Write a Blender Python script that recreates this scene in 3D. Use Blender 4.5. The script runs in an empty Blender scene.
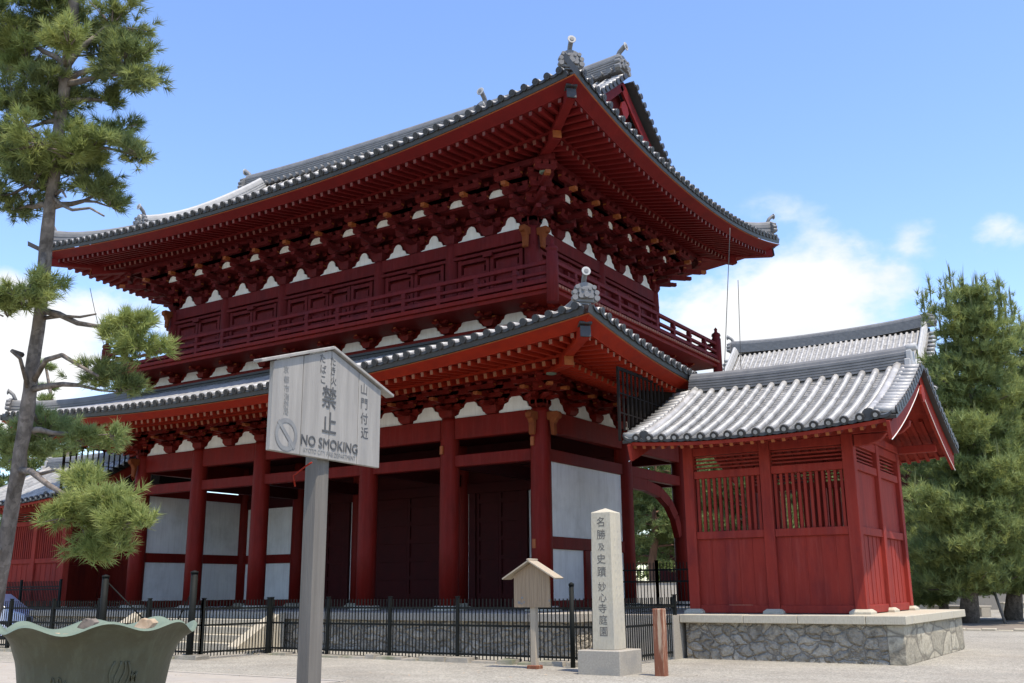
import bpy, bmesh, math, random
import numpy as np
from mathutils import Vector, Matrix
random.seed(7); RNG = np.random.default_rng(7)
SC = bpy.context.scene
COL = SC.collection
R = math.radians

# ------------------------------------------------------------------ camera
W, H, FPX = 1024, 683, 997.355
CFW = np.array((-0.53195991, 0.81157698, 0.24158118))
CRT = np.array((0.83523242, 0.54983924, -0.0079754))
CUP = np.array((0.13930346, -0.19753384, 0.97034784))
CPOS = np.array((14.29154, -23.19536, 1.55))
cd = bpy.data.cameras.new("camera"); cam = bpy.data.objects.new("camera", cd); COL.objects.link(cam)
cd.sensor_width = 36; cd.lens = FPX / W * 36; cd.clip_start = .1; cd.clip_end = 5000
cam.matrix_world = Matrix(((CRT[0], CUP[0], -CFW[0], CPOS[0]), (CRT[1], CUP[1], -CFW[1], CPOS[1]),
                           (CRT[2], CUP[2], -CFW[2], CPOS[2]), (0, 0, 0, 1)))
SC.camera = cam

def atp(u, v, depth):
    """world point seen at photo position u, v at a given distance along the view axis"""
    return Vector(CPOS + (CFW + CRT * (u - W / 2) / FPX - CUP * (v - H / 2) / FPX) * depth)

# ------------------------------------------------------------------ sun, sky, exposure
SUN_EL, SUN_AZ = R(68), R(22)            # azimuth measured from +x towards -y
sd = Vector((math.cos(SUN_EL) * math.cos(SUN_AZ), -math.cos(SUN_EL) * math.sin(SUN_AZ), math.sin(SUN_EL)))
sl = bpy.data.lights.new("sun", 'SUN'); sl.energy = 3.0; sl.angle = R(.5); sl.color = (1, .91, .78)
so = bpy.data.objects.new("sun", sl); COL.objects.link(so)
so.rotation_euler = sd.to_track_quat('Z', 'Y').to_euler(); so.location = (0, 0, 60)
wd = bpy.data.worlds.new("World"); SC.world = wd; wd.use_nodes = True
nt = wd.node_tree; nt.nodes.clear()
def N(t, typ, **kw):
    n = t.nodes.new(typ)
    for k, v in kw.items():
        if k.startswith('i_'):
            key = k[2:]; key = int(key) if key.isdigit() else key
            n.inputs[key].default_value = v
        else: setattr(n, k, v)
    return n
sky = N(nt, 'ShaderNodeTexSky', sky_type='NISHITA', sun_disc=False, sun_elevation=SUN_EL,
        sun_rotation=math.atan2(sd.x, sd.y), altitude=50, air_density=1.0, dust_density=.6, ozone_density=2.0)
SKY_STRENGTH = .15
hs = N(nt, 'ShaderNodeHueSaturation', i_Hue=.508, i_Saturation=1.1, i_Value=1.0)
nt.links.new(sky.outputs[0], hs.inputs['Color'])
# clouds: fields of noise on the sky's own directions, kept low towards the horizon
tc = N(nt, 'ShaderNodeTexCoord'); sx = N(nt, 'ShaderNodeSeparateXYZ'); nt.links.new(tc.outputs['Generated'], sx.inputs[0])
def M2(op, a, b=None, clamp=False):
    n = N(nt, 'ShaderNodeMath', operation=op, use_clamp=clamp)
    for i, x in enumerate((a, b)):
        if x is None: continue
        if isinstance(x, (int, float)): n.inputs[i].default_value = x
        else: nt.links.new(x, n.inputs[i])
    return n.outputs[0]
mp = N(nt, 'ShaderNodeMapping'); mp.inputs['Scale'].default_value = (1, 1, 1.7); mp.inputs['Location'].default_value = (.37, .11, .0)
nt.links.new(tc.outputs['Generated'], mp.inputs[0])
no = N(nt, 'ShaderNodeTexNoise', i_Scale=5.5, i_Detail=9.0, i_Roughness=.56); nt.links.new(mp.outputs[0], no.inputs['Vector'])
def sky_dir(u, v):
    d = CFW + CRT * (u - W / 2) / FPX - CUP * (v - H / 2) / FPX
    return Vector(d / np.linalg.norm(d))
bias = None
for (u, v, rad, amt) in ((775, 325, .19, .36), (40, 375, .16, .36), (860, 249, .05, .19), (905, 243, .05, .19), (990, 216, .03, .075), (700, 320, .13, .32), (840, 315, .1, .26),
                         (860, 320, .12, .16), (-160, 380, .2, .3), (1250, 330, .2, .3), (1000, 330, .08, .1)):
    d = sky_dir(u, v)
    vm = N(nt, 'ShaderNodeVectorMath', operation='DISTANCE'); nt.links.new(tc.outputs['Generated'], vm.inputs[0]); vm.inputs[1].default_value = d
    t = M2('MULTIPLY', M2('SUBTRACT', 1.0, M2('DIVIDE', vm.outputs['Value'], rad), True), amt)
    bias = t if bias is None else M2('MAXIMUM', bias, t)
cl = M2('ADD', no.outputs['Fac'], bias)
rmp = N(nt, 'ShaderNodeMapRange', interpolation_type='SMOOTHSTEP'); rmp.inputs['From Min'].default_value = .60; rmp.inputs['From Max'].default_value = .76
nt.links.new(cl, rmp.inputs['Value'])
lowf = N(nt, 'ShaderNodeMapRange'); lowf.inputs['From Min'].default_value = .42; lowf.inputs['From Max'].default_value = .3
nt.links.new(sx.outputs['Z'], lowf.inputs['Value'])
fac = M2('MULTIPLY', rmp.outputs[0], lowf.outputs[0], True)
no2 = N(nt, 'ShaderNodeTexNoise', i_Scale=9.0, i_Detail=6.0); nt.links.new(mp.outputs[0], no2.inputs['Vector'])
cr = N(nt, 'ShaderNodeMixRGB'); cr.inputs[1].default_value = (2.75, 2.9, 3.1, 1); cr.inputs[2].default_value = (3.75, 3.7, 3.6, 1)
nt.links.new(no2.outputs['Fac'], cr.inputs[0])
mx = N(nt, 'ShaderNodeMixRGB'); nt.links.new(fac, mx.inputs[0]); nt.links.new(hs.outputs[0], mx.inputs[1]); nt.links.new(cr.outputs[0], mx.inputs[2])
bg = N(nt, 'ShaderNodeBackground', i_Strength=SKY_STRENGTH); nt.links.new(mx.outputs[0], bg.inputs[0])
wo = N(nt, 'ShaderNodeOutputWorld'); nt.links.new(bg.outputs[0], wo.inputs[0])
SC.view_settings.view_transform = 'Standard'; SC.view_settings.look = 'None'
SC.view_settings.exposure = 1.1; SC.view_settings.gamma = 1.0; SC.view_settings.use_curve_mapping = False
SC.cycles.use_denoising = True; SC.cycles.max_bounces = 7; SC.cycles.diffuse_bounces = 4; SC.cycles.transparent_max_bounces = 6

# ------------------------------------------------------------------ materials
def mat(name, c1, c2=None, scale=4., rough=.7, bump=0., bscale=None, spec=.3, stretch=None, detail=6., metal=0., stain=None,
        stain_scale=1.2, stain_lo=.5, stain_hi=.72, trans=0., fade=None, cells=None):
    m = bpy.data.materials.new(name); m.use_nodes = True; t = m.node_tree; b = t.nodes['Principled BSDF']
    b.inputs['Roughness'].default_value = rough; b.inputs['Specular IOR Level'].default_value = spec; b.inputs['Metallic'].default_value = metal
    co = N(t, 'ShaderNodeTexCoord'); src = co.outputs['Object']
    if stretch:
        mpn = N(t, 'ShaderNodeMapping'); mpn.inputs['Scale'].default_value = stretch; t.links.new(src, mpn.inputs[0]); src = mpn.outputs[0]
    n1 = N(t, 'ShaderNodeTexNoise', i_Scale=scale, i_Detail=detail, i_Roughness=.6); t.links.new(src, n1.inputs['Vector'])
    rp = N(t, 'ShaderNodeMapRange'); rp.inputs['From Min'].default_value = .3; rp.inputs['From Max'].default_value = .7; t.links.new(n1.outputs['Fac'], rp.inputs['Value'])
    mixn = N(t, 'ShaderNodeMixRGB'); mixn.inputs[1].default_value = (*c1, 1); mixn.inputs[2].default_value = (*(c2 or c1), 1)
    t.links.new(rp.outputs[0], mixn.inputs[0]); out = mixn.outputs[0]
    if stain:
        n3 = N(t, 'ShaderNodeTexNoise', i_Scale=stain_scale, i_Detail=7., i_Roughness=.65); t.links.new(src, n3.inputs['Vector'])
        r3 = N(t, 'ShaderNodeMapRange'); r3.inputs['From Min'].default_value = stain_lo; r3.inputs['From Max'].default_value = stain_hi
        t.links.new(n3.outputs['Fac'], r3.inputs['Value'])
        m3 = N(t, 'ShaderNodeMixRGB'); t.links.new(r3.outputs[0], m3.inputs[0]); t.links.new(out, m3.inputs[1]); m3.inputs[2].default_value = (*stain, 1); out = m3.outputs[0]
    if fade:                                             # weather streaks running down the surface
        mf = N(t, 'ShaderNodeMapping'); mf.inputs['Scale'].default_value = (7, 7, .55); t.links.new(co.outputs['Object'], mf.inputs[0])
        nf_ = N(t, 'ShaderNodeTexNoise', i_Scale=1.6, i_Detail=8., i_Roughness=.7); t.links.new(mf.outputs[0], nf_.inputs['Vector'])
        rf_ = N(t, 'ShaderNodeMapRange'); rf_.inputs['From Min'].default_value = .48; rf_.inputs['From Max'].default_value = .8; rf_.inputs['To Max'].default_value = .75
        t.links.new(nf_.outputs['Fac'], rf_.inputs['Value']); m4 = N(t, 'ShaderNodeMixRGB'); t.links.new(rf_.outputs[0], m4.inputs[0]); t.links.new(out, m4.inputs[1]); m4.inputs[2].default_value = (*fade, 1); out = m4.outputs[0]
    if cells:                                            # each tile its own tone
        vc = N(t, 'ShaderNodeTexVoronoi', i_Scale=cells); t.links.new(co.outputs['Object'], vc.inputs['Vector']); sc_ = N(t, 'ShaderNodeSeparateColor'); t.links.new(vc.outputs['Color'], sc_.inputs[0])
        rc = N(t, 'ShaderNodeMapRange'); rc.inputs['To Min'].default_value = .74; rc.inputs['To Max'].default_value = 1.2; t.links.new(sc_.outputs[0], rc.inputs['Value'])
        hc = N(t, 'ShaderNodeHueSaturation'); t.links.new(out, hc.inputs['Color']); t.links.new(rc.outputs[0], hc.inputs['Value']); out = hc.outputs[0]
    t.links.new(out, b.inputs['Base Color'])
    if bump:
        n2 = N(t, 'ShaderNodeTexNoise', i_Scale=bscale or scale * 5, i_Detail=5.); t.links.new(src, n2.inputs['Vector'])
        bp = N(t, 'ShaderNodeBump', i_Strength=bump, i_Distance=.02); t.links.new(n2.outputs['Fac'], bp.inputs['Height']); t.links.new(bp.outputs[0], b.inputs['Normal'])
    if trans:
        tr = N(t, 'ShaderNodeBsdfTranslucent'); t.links.new(out, tr.inputs[0]); ms = N(t, 'ShaderNodeMixShader'); ms.inputs[0].default_value = trans
        t.links.new(b.outputs[0], ms.inputs[1]); t.links.new(tr.outputs[0], ms.inputs[2]); t.links.new(ms.outputs[0], t.nodes['Material Output'].inputs[0])
    return m

def masonry(name, c1, c2, joint, sc=(1.5, 1.5, 2.2), bump=.6, warp=.8):
    m = mat(name, c1, c2, scale=14, rough=.95, spec=.1, stain=tuple(x*.5 for x in c2), stain_scale=5, stain_lo=.5, stain_hi=.72); t = m.node_tree; b = t.nodes['Principled BSDF']
    co = N(t, 'ShaderNodeTexCoord'); mpn = N(t, 'ShaderNodeMapping'); mpn.inputs['Scale'].default_value = sc
    t.links.new(co.outputs['Object'], mpn.inputs[0])
    wn = N(t, 'ShaderNodeTexNoise', i_Scale=1.3, i_Detail=3.); t.links.new(mpn.outputs[0], wn.inputs['Vector'])
    va = N(t, 'ShaderNodeVectorMath', operation='MULTIPLY_ADD'); va.inputs[1].default_value = (warp,)*3
    t.links.new(wn.outputs['Color'], va.inputs[0]); t.links.new(mpn.outputs[0], va.inputs[2])
    v1 = N(t, 'ShaderNodeTexVoronoi', feature='DISTANCE_TO_EDGE', i_Scale=1.); t.links.new(va.outputs[0], v1.inputs['Vector'])
    v2 = N(t, 'ShaderNodeTexVoronoi', i_Scale=1.); t.links.new(va.outputs[0], v2.inputs['Vector'])
    sv = N(t, 'ShaderNodeSeparateColor'); t.links.new(v2.outputs['Color'], sv.inputs[0])
    src = b.inputs['Base Color'].links[0].from_socket
    hv = N(t, 'ShaderNodeHueSaturation'); t.links.new(src, hv.inputs['Color'])
    vr = N(t, 'ShaderNodeMapRange'); vr.inputs['To Min'].default_value = .78; vr.inputs['To Max'].default_value = 1.18; t.links.new(sv.outputs[0], vr.inputs['Value']); t.links.new(vr.outputs[0], hv.inputs['Value'])
    er = N(t, 'ShaderNodeMapRange'); er.inputs['From Min'].default_value = .0; er.inputs['From Max'].default_value = .05; t.links.new(v1.outputs['Distance'], er.inputs['Value'])
    mx_ = N(t, 'ShaderNodeMixRGB'); mx_.inputs[1].default_value = (*joint, 1); t.links.new(hv.outputs[0], mx_.inputs[2]); t.links.new(er.outputs[0], mx_.inputs[0])
    t.links.new(mx_.outputs[0], b.inputs['Base Color'])
    nn = N(t, 'ShaderNodeTexNoise', i_Scale=18., i_Detail=6.); t.links.new(co.outputs['Object'], nn.inputs['Vector'])
    ad = N(t, 'ShaderNodeMath', operation='ADD'); e2 = N(t, 'ShaderNodeMapRange'); e2.inputs['From Max'].default_value = .18; t.links.new(v1.outputs['Distance'], e2.inputs['Value'])
    t.links.new(e2.outputs[0], ad.inputs[0]); t.links.new(nn.outputs['Fac'], ad.inputs[1])
    bp = N(t, 'ShaderNodeBump', i_Strength=bump, i_Distance=.06); t.links.new(ad.outputs[0], bp.inputs['Height']); t.links.new(bp.outputs[0], b.inputs['Normal'])
    return m

M = {}
M['red'] = mat('vermilion_paint', (.15, .009, .0055), (.105, .008, .005), 3, .55, .15, 30, fade=(.155, .022, .018), stain=(.085, .010, .009), stain_scale=.9, stain_lo=.52, stain_hi=.8, stretch=(1, 1, .5), spec=.1)
M['red_bright'] = mat('eave_vermilion_paint', (.28, .021, .007), (.205, .016, .0075), 3, .55, .12, 30, spec=.1)
M['red_upper'] = mat('weathered_crimson_paint', (.115, .0105, .0105), (.08, .0085, .009), 2.5, .65, .15, 30, fade=(.14, .024, .027), stain=(.062, .010, .013), stain_scale=.8, stretch=(1, 1, .6), spec=.1)
M['red_eave_up'] = mat('upper_eave_crimson_paint', (.15, .0115, .0105), (.108, .0095, .0095), 2.5, .6, .12, 30, spec=.1)
M['red_dark'] = mat('shaded_red_paint', (.048, .0055, .0055), (.034, .005, .005), 3, .6, .1, spec=.1)  # red paint darkened to carry the shade inside the gate
M['red_sanro'] = mat('faded_red_paint', (.285, .034, .022), (.21, .026, .018), 2.2, .7, .2, 25, fade=(.31, .058, .042), stain=(.13, .02, .02), stain_scale=1.6, stain_lo=.5, stain_hi=.75, stretch=(1, 1, .35), spec=.1)
M['orange'] = mat('ochre_end_paint', (.30, .085, .018), (.20, .05, .014), 6, .6)
M['nose'] = mat('brown_orange_paint', (.19, .055, .016), (.13, .032, .012), 6, .7, spec=.1)
M['dim_end'] = mat('dim_rafter_end_paint', (.15, .045, .032), (.10, .03, .024), 8, .6)
M['yellow_dull'] = mat('rafter_end_paint', (.24, .085, .035), (.16, .055, .028), 8, .6)
M['plaster'] = mat('white_plaster', (.74, .73, .70), (.64, .63, .61), 1.5, .85, .12, 60, stain=(.46, .44, .40), stain_scale=.9, stain_lo=.52, stain_hi=.85, fade=(.50, .48, .44))
M['tile'] = mat('grey_roof_tile', (.37, .36, .34), (.29, .283, .268), 2.6, .45, .1, 40, spec=.5, cells=3.4, stain=(.22, .217, .21), stain_scale=5, stain_lo=.55, stain_hi=.8)
M['tile_pan'] = mat('grey_pan_tile', (.34, .33, .31), (.25, .244, .232), 3.2, .5, .1, 40, spec=.4, cells=4.5, stain=(.22, .216, .205), stain_scale=6, stain_lo=.5, stain_hi=.8)
M['tile_dark'] = mat('shaded_tile_edge', (.038, .037, .036), (.024, .0235, .023), 4, .5, .1, 40, spec=.4)  # tile grey darkened to carry the shade on eave edges and disc ends
M['tile_ridge'] = mat('ridge_tile', (.19, .188, .184), (.135, .135, .135), 3, .55, .1, 40, spec=.3)
M['tile_white'] = mat('pale_weathered_tile', (.42, .415, .40), (.32, .315, .30), 3, .6, .1, 40)
M['granite'] = mat('granite', (.36, .325, .265), (.26, .235, .195), 30, .85, .25, 60, spec=.2, stain=(.22, .21, .19), stain_scale=1.6, stain_lo=.52, stain_hi=.75, detail=8)
M['granite_light'] = mat('pale_granite', (.47, .425, .325), (.37, .33, .25), 40, .85, .2, 80, spec=.2, stain=(.30, .285, .25), stain_scale=1.8, stain_lo=.56, stain_hi=.85, detail=8, stretch=(1, 1, .3))
M['rubble'] = masonry('rubble_masonry', (.42, .37, .29), (.29, .258, .205), (.19, .168, .135), sc=(3.2, 3.2, 4.4), bump=1.0)
M['cutstone'] = masonry('cut_stone_masonry', (.42, .375, .285), (.31, .275, .205), (.17, .15, .115), sc=(.75, .75, 1.6), bump=.35, warp=.35)
M['iron'] = mat('black_green_iron', (.012, .0135, .012), (.008, .009, .008), 6, .65, .1, 40, spec=.12)
M['bamboo_dark'] = mat('black_timber', (.018, .014, .012), (.011, .009, .008), 6, .8, spec=.08)
M['wood_grey'] = mat('weathered_grey_wood', (.32, .30, .268), (.235, .22, .198), 3.0, .85, .2, 30, spec=.15, stretch=(6, 6, .5), stain=(.22, .215, .205), stain_scale=.9, stain_lo=.55, stain_hi=.8)
M['wood_post'] = mat('grey_post_wood', (.175, .158, .135), (.115, .104, .09), 2.5, .85, .3, 20, spec=.15, stretch=(8, 8, .35), stain=(.11, .108, .10), stain_scale=.7, stain_lo=.58, stain_hi=.8)
M['wood_new'] = mat('pale_board_wood', (.34, .245, .155), (.23, .165, .105), 3.0, .8, .2, 30, spec=.15, stretch=(14, 14, .6), stain=(.24, .17, .11), stain_scale=.8, stain_lo=.5, stain_hi=.75)
M['wood_pale'] = mat('bleached_wood', (.40, .335, .25), (.30, .25, .185), 3.0, .8, .2, 30, spec=.15, stretch=(10, 10, .5))
M['red_post'] = mat('peeling_red_wood', (.16, .05, .024), (.21, .08, .042), 3, .8, .3, 20, stretch=(8, 8, .7), stain=(.42, .30, .20), stain_scale=.9, stain_lo=.55, stain_hi=.64)
M['ink'] = mat('faded_ink', (.055, .058, .06), (.10, .10, .10), 9, .9)
M['ink_soft'] = mat('worn_ink', (.15, .15, .15), (.22, .22, .21), 9, .9)
M['carve'] = mat('carved_dark_groove', (.075, .07, .06), (.12, .11, .10), 9, .9)
M['carve_soft'] = mat('shallow_carved_groove', (.33, .32, .28), (.38, .36, .31), 9, .9)
M['bronze'] = mat('patinated_bronze', (.075, .07, .036), (.048, .045, .025), 2.2, .6, .5, 10, spec=.4, fade=(.11, .115, .07), stain=(.085, .086, .05), stain_scale=2.2, stain_lo=.5, stain_hi=.75)
M['verdigris'] = mat('verdigris_bronze', (.15, .19, .14), (.10, .13, .10), 3, .7, .2, 20, stain=(.15, .2, .15), stain_scale=3, stain_lo=.55, stain_hi=.8)
M['bark'] = mat('pine_bark', (.25, .21, .175), (.09, .075, .063), 7, .95, 1., 12, spec=.1, cells=16, stretch=(1, 1, .4))
M['bark_red'] = mat('red_pine_bark', (.26, .15, .10), (.15, .09, .065), 4, .95, .6, 9, spec=.1, stretch=(1, 1, .4))
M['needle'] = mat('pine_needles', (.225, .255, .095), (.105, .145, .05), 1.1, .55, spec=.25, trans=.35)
M['needle_light'] = mat('young_sunlit_needles', (.37, .40, .13), (.20, .25, .075), 1.6, .55, spec=.25, trans=.38)  # young tips, and boughs where sunlight is put into the colour
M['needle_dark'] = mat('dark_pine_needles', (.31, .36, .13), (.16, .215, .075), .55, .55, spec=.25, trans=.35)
M['leaf_far'] = mat('distant_foliage', (.22, .265, .09), (.11, .16, .05), .5, .6, trans=.25)
M['candle'] = mat('pine_candle', (.20, .22, .09), (.15, .17, .06), 3, .7)
M['shell'] = mat('dry_bark_chips', (.55, .43, .30), (.30, .2, .12), 12, .9)
M['car'] = mat('silver_blue_car_paint', (.48, .53, .66), (.46, .52, .65), 2, .25, spec=.6)
M['glass'] = mat('dark_glass', (.02, .024, .028), None, 2, .08, spec=.6)
M['rubber'] = mat('tyre_rubber', (.015, .015, .015), None, 2, .8)
M['cable'] = mat('conductor_cable', (.10, .095, .09), None, 2, .6)
M['white_line'] = mat('white_edge_paint', (.72, .70, .66), None, 2, .7)
M['hedge_wall'] = mat('pale_earthen_wall', (.46, .43, .37), (.36, .335, .29), 1.5, .9, .1, 20)

def ground_mat():
    m = mat('pale_gravel', (.325, .305, .255), (.235, .22, .187), .45, .95, spec=.1, detail=8); t = m.node_tree; b = t.nodes['Principled BSDF']
    co = N(t, 'ShaderNodeTexCoord')
    v = N(t, 'ShaderNodeTexVoronoi', i_Scale=34.); t.links.new(co.outputs['Object'], v.inputs['Vector'])
    s = N(t, 'ShaderNodeSeparateColor'); t.links.new(v.outputs['Color'], s.inputs[0])
    r_ = N(t, 'ShaderNodeMapRange'); r_.inputs['To Min'].default_value = .68; r_.inputs['To Max'].default_value = 1.28; t.links.new(s.outputs[0], r_.inputs['Value'])
    hv = N(t, 'ShaderNodeHueSaturation'); t.links.new(b.inputs['Base Color'].links[0].from_socket, hv.inputs['Color']); t.links.new(r_.outputs[0], hv.inputs['Value'])
    src = hv.outputs[0]
    for sc_, st, c_, lo_, hi_ in ((.22, (1, 2.2, 1), (.20, .175, .14), .5, .75), (1.3, (1., 1.3, 1), (.40, .365, .30), .54, .76), (.9, (1.5, .8, 1), (.19, .168, .135), .6, .8)):
        mg = N(t, 'ShaderNodeMapping'); mg.inputs['Scale'].default_value = st; mg.inputs['Rotation'].default_value = (0, 0, .4*sc_); t.links.new(co.outputs['Object'], mg.inputs[0])
        ng = N(t, 'ShaderNodeTexNoise', i_Scale=sc_, i_Detail=8., i_Roughness=.65); t.links.new(mg.outputs[0], ng.inputs['Vector'])
        rg_ = N(t, 'ShaderNodeMapRange'); rg_.inputs['From Min'].default_value = lo_; rg_.inputs['From Max'].default_value = hi_; rg_.inputs['To Max'].default_value = .6; t.links.new(ng.outputs['Fac'], rg_.inputs['Value'])
        mq = N(t, 'ShaderNodeMixRGB'); t.links.new(rg_.outputs[0], mq.inputs[0]); t.links.new(src, mq.inputs[1]); mq.inputs[2].default_value = (*c_, 1); src = mq.outputs[0]
    t.links.new(src, b.inputs['Base Color'])
    bp = N(t, 'ShaderNodeBump', i_Strength=.6, i_Distance=.015); t.links.new(v.outputs['Distance'], bp.inputs['Height']); t.links.new(bp.outputs[0], b.inputs['Normal'])
    return m
M['gravel'] = ground_mat()
M['paving'] = mat('pale_paving_stone', (.37, .335, .28), (.30, .27, .225), 3, .85, .15, 40, stain=(.30, .28, .25), stain_scale=.8)
M['soil'] = mat('bare_soil', (.22, .185, .145), (.15, .125, .10), 2, .95, .4, 20)

# ------------------------------------------------------------------ mesh builder
class MB:
    def __init__(s): s.v, s.f, s.mi, s.sm = [], [], [], []
    def add(s, vs, fs, m=0, smooth=False):
        o = len(s.v); s.v += [tuple(p) for p in vs]
        for f in fs: s.f.append([o + i for i in f]); s.mi.append(m); s.sm.append(smooth)
        return s
    def box(s, x0, x1, y0, y1, z0, z1, m=0):
        return s.add([(x0,y0,z0),(x1,y0,z0),(x1,y1,z0),(x0,y1,z0),(x0,y0,z1),(x1,y0,z1),(x1,y1,z1),(x0,y1,z1)],
                     [(0,3,2,1),(4,5,6,7),(0,1,5,4),(1,2,6,5),(2,3,7,6),(3,0,4,7)], m)
    def beam(s, a, b, w, h, m=0, up=(0,0,1), w2=None, h2=None):
        """bar from a to b: w across, h along up; the centre line runs a-b"""
        a, b = Vector(a), Vector(b); d = (b - a).normalized(); sd_ = d.cross(Vector(up))
        if sd_.length < 1e-5: sd_ = d.cross(Vector((1, 0, 0)))
        sd_.normalize(); u = sd_.cross(d); w2 = w if w2 is None else w2; h2 = h if h2 is None else h2
        vs = []
        for p, ww, hh in ((a, w, h), (b, w2, h2)):
            for i, j in ((-1,-1),(1,-1),(1,1),(-1,1)): vs.append(p + sd_ * i * ww / 2 + u * j * hh / 2)
        return s.add(vs, [(0,1,2,3),(7,6,5,4),(0,4,5,1),(1,5,6,2),(2,6,7,3),(3,7,4,0)], m)
    def tube(s, pts, r, n=8, m=0, caps=True, arc=None, smooth=True):
        """tube along pts; r a number or list"""
        pts = [Vector(p) for p in pts]; k = len(pts); rs = r if isinstance(r, (list, tuple)) else [r] * k
        vs = []; prev = None
        for i, p in enumerate(pts):
            d = (pts[min(i + 1, k - 1)] - pts[max(i - 1, 0)]).normalized()
            ref = Vector((0, 0, 1)) if abs(d.z) < .95 else Vector((1, 0, 0))
            if prev is None: a = d.cross(ref).normalized()
            else:
                a = prev - d * prev.dot(d)
                a = a.normalized() if a.length > 1e-6 else d.cross(ref).normalized()
            prev = a; b = d.cross(a)
            for j in range(n):
                t = 2 * math.pi * j / n; vs.append(p + (a * math.cos(t) + b * math.sin(t)) * rs[i])
        fs = [(i*n+j, (i+1)*n+j, (i+1)*n+(j+1)%n, i*n+(j+1)%n) for i in range(k-1) for j in range(n)]
        s.add(vs, fs, m, smooth)
        if caps:
            o = len(s.v) - k * n
            s.f.append([o + j for j in range(n)]); s.mi.append(m); s.sm.append(False)
            s.f.append([o + (k-1)*n + j for j in reversed(range(n))]); s.mi.append(m); s.sm.append(False)
        return s
    def lathe(s, prof, c=(0,0,0), n=24, m=0, smooth=True):
        vs = [(c[0] + r * math.cos(2*math.pi*j/n), c[1] + r * math.sin(2*math.pi*j/n), c[2] + z) for r, z in prof for j in range(n)]
        fs = [(i*n+j, i*n+(j+1)%n, (i+1)*n+(j+1)%n, (i+1)*n+j) for i in range(len(prof)-1) for j in range(n)]
        s.add(vs, fs, m, smooth)
        o = len(s.v) - len(prof) * n
        if prof[0][0] > 1e-4: s.f.append([o + j for j in reversed(range(n))]); s.mi.append(m); s.sm.append(False)
        if prof[-1][0] > 1e-4: s.f.append([o + (len(prof)-1)*n + j for j in range(n)]); s.mi.append(m); s.sm.append(False)
        return s
    def prism(s, poly, o, ax, ay, az, t, m=0):
        """polygon (a, b) pairs in plane o + a*ax + b*ay, extruded t along az"""
        o, ax, ay, az = Vector(o), Vector(ax), Vector(ay), Vector(az); n = len(poly)
        vs = [o + ax*a + ay*b for a, b in poly] + [o + ax*a + ay*b + az*t for a, b in poly]
        fs = [tuple(reversed(range(n))), tuple(range(n, 2*n))] + [(i, (i+1) % n, n + (i+1) % n, n + i) for i in range(n)]
        return s.add(vs, fs, m)
    def sweep(s, pts, prof, m=0, up=(0,0,1), smooth=False, caps=True):
        """profile [(side, up)] swept along pts, profile up stays vertical"""
        pts = [Vector(p) for p in pts]; k = len(pts); n = len(prof(0) if callable(prof) else prof); vs = []
        for i, p in enumerate(pts):
            d = (pts[min(i+1, k-1)] - pts[max(i-1, 0)]); d.normalize(); sdv = d.cross(Vector(up)).normalized(); u = sdv.cross(d)
            pr = prof(i / (k - 1)) if callable(prof) else prof
            for a, b in pr: vs.append(p + sdv * a + u * b)
        fs = [(i*n+j, i*n+(j+1)%n, (i+1)*n+(j+1)%n, (i+1)*n+j) for i in range(k-1) for j in range(n)]
        n0 = len(s.v); s.add(vs, fs, m, smooth)
        if caps:
            s.f.append([n0 + j for j in reversed(range(n))]); s.mi.append(m); s.sm.append(False)
            s.f.append([n0 + (k-1)*n + j for j in range(n)]); s.mi.append(m); s.sm.append(False)
        return s
    def grid(s, rows, m=0, smooth=False):
        k = len(rows); n = len(rows[0])
        return s.add([p for r in rows for p in r], [(i*n+j, i*n+j+1, (i+1)*n+j+1, (i+1)*n+j) for i in range(k-1) for j in range(n-1)], m, smooth)
    def build(s, name, mats, parent=None, bevel=0., seg=1):
        me = bpy.data.meshes.new(name); me.from_pydata(s.v, [], s.f)
        if not isinstance(mats, (list, tuple)): mats = [mats]
        for x in mats: me.materials.append(M[x] if isinstance(x, str) else x)
        me.polygons.foreach_set('material_index', s.mi); me.polygons.foreach_set('use_smooth', s.sm)
        bm = bmesh.new(); bm.from_mesh(me); bmesh.ops.recalc_face_normals(bm, faces=bm.faces); bm.to_mesh(me); bm.free(); me.update()
        o = bpy.data.objects.new(name, me); COL.objects.link(o); attach(o, parent)
        if bevel:
            b = o.modifiers.new('edge', 'BEVEL'); b.width = bevel; b.segments = seg; b.limit_method = 'ANGLE'; b.angle_limit = R(40)
        return o

def attach(o, parent):
    if parent is not None:
        o.parent = parent
        if parent.type == 'EMPTY': o.matrix_parent_inverse = Matrix.Translation(-Vector(parent.location))
        else: o.matrix_parent_inverse = Matrix.Identity(4)
def thing(name, label, cat, loc=(0,0,0), group=None):
    o = bpy.data.objects.new(name, None); o.empty_display_size = .3; COL.objects.link(o); o.location = loc
    return tag(o, label, cat, group)
def tag(o, label, cat, group=None):
    o['label'] = label; o['category'] = cat
    if group: o['group'] = group
    return o
def struct(o): o['kind'] = 'structure'; return o
def inst(src, loc, parent, rz=0., name=None):
    o = src.copy(); COL.objects.link(o); o.parent = None; o.matrix_parent_inverse = Matrix.Identity(4)
    o.location = loc; o.rotation_euler = (0, 0, rz); attach(o, parent); return o

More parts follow.
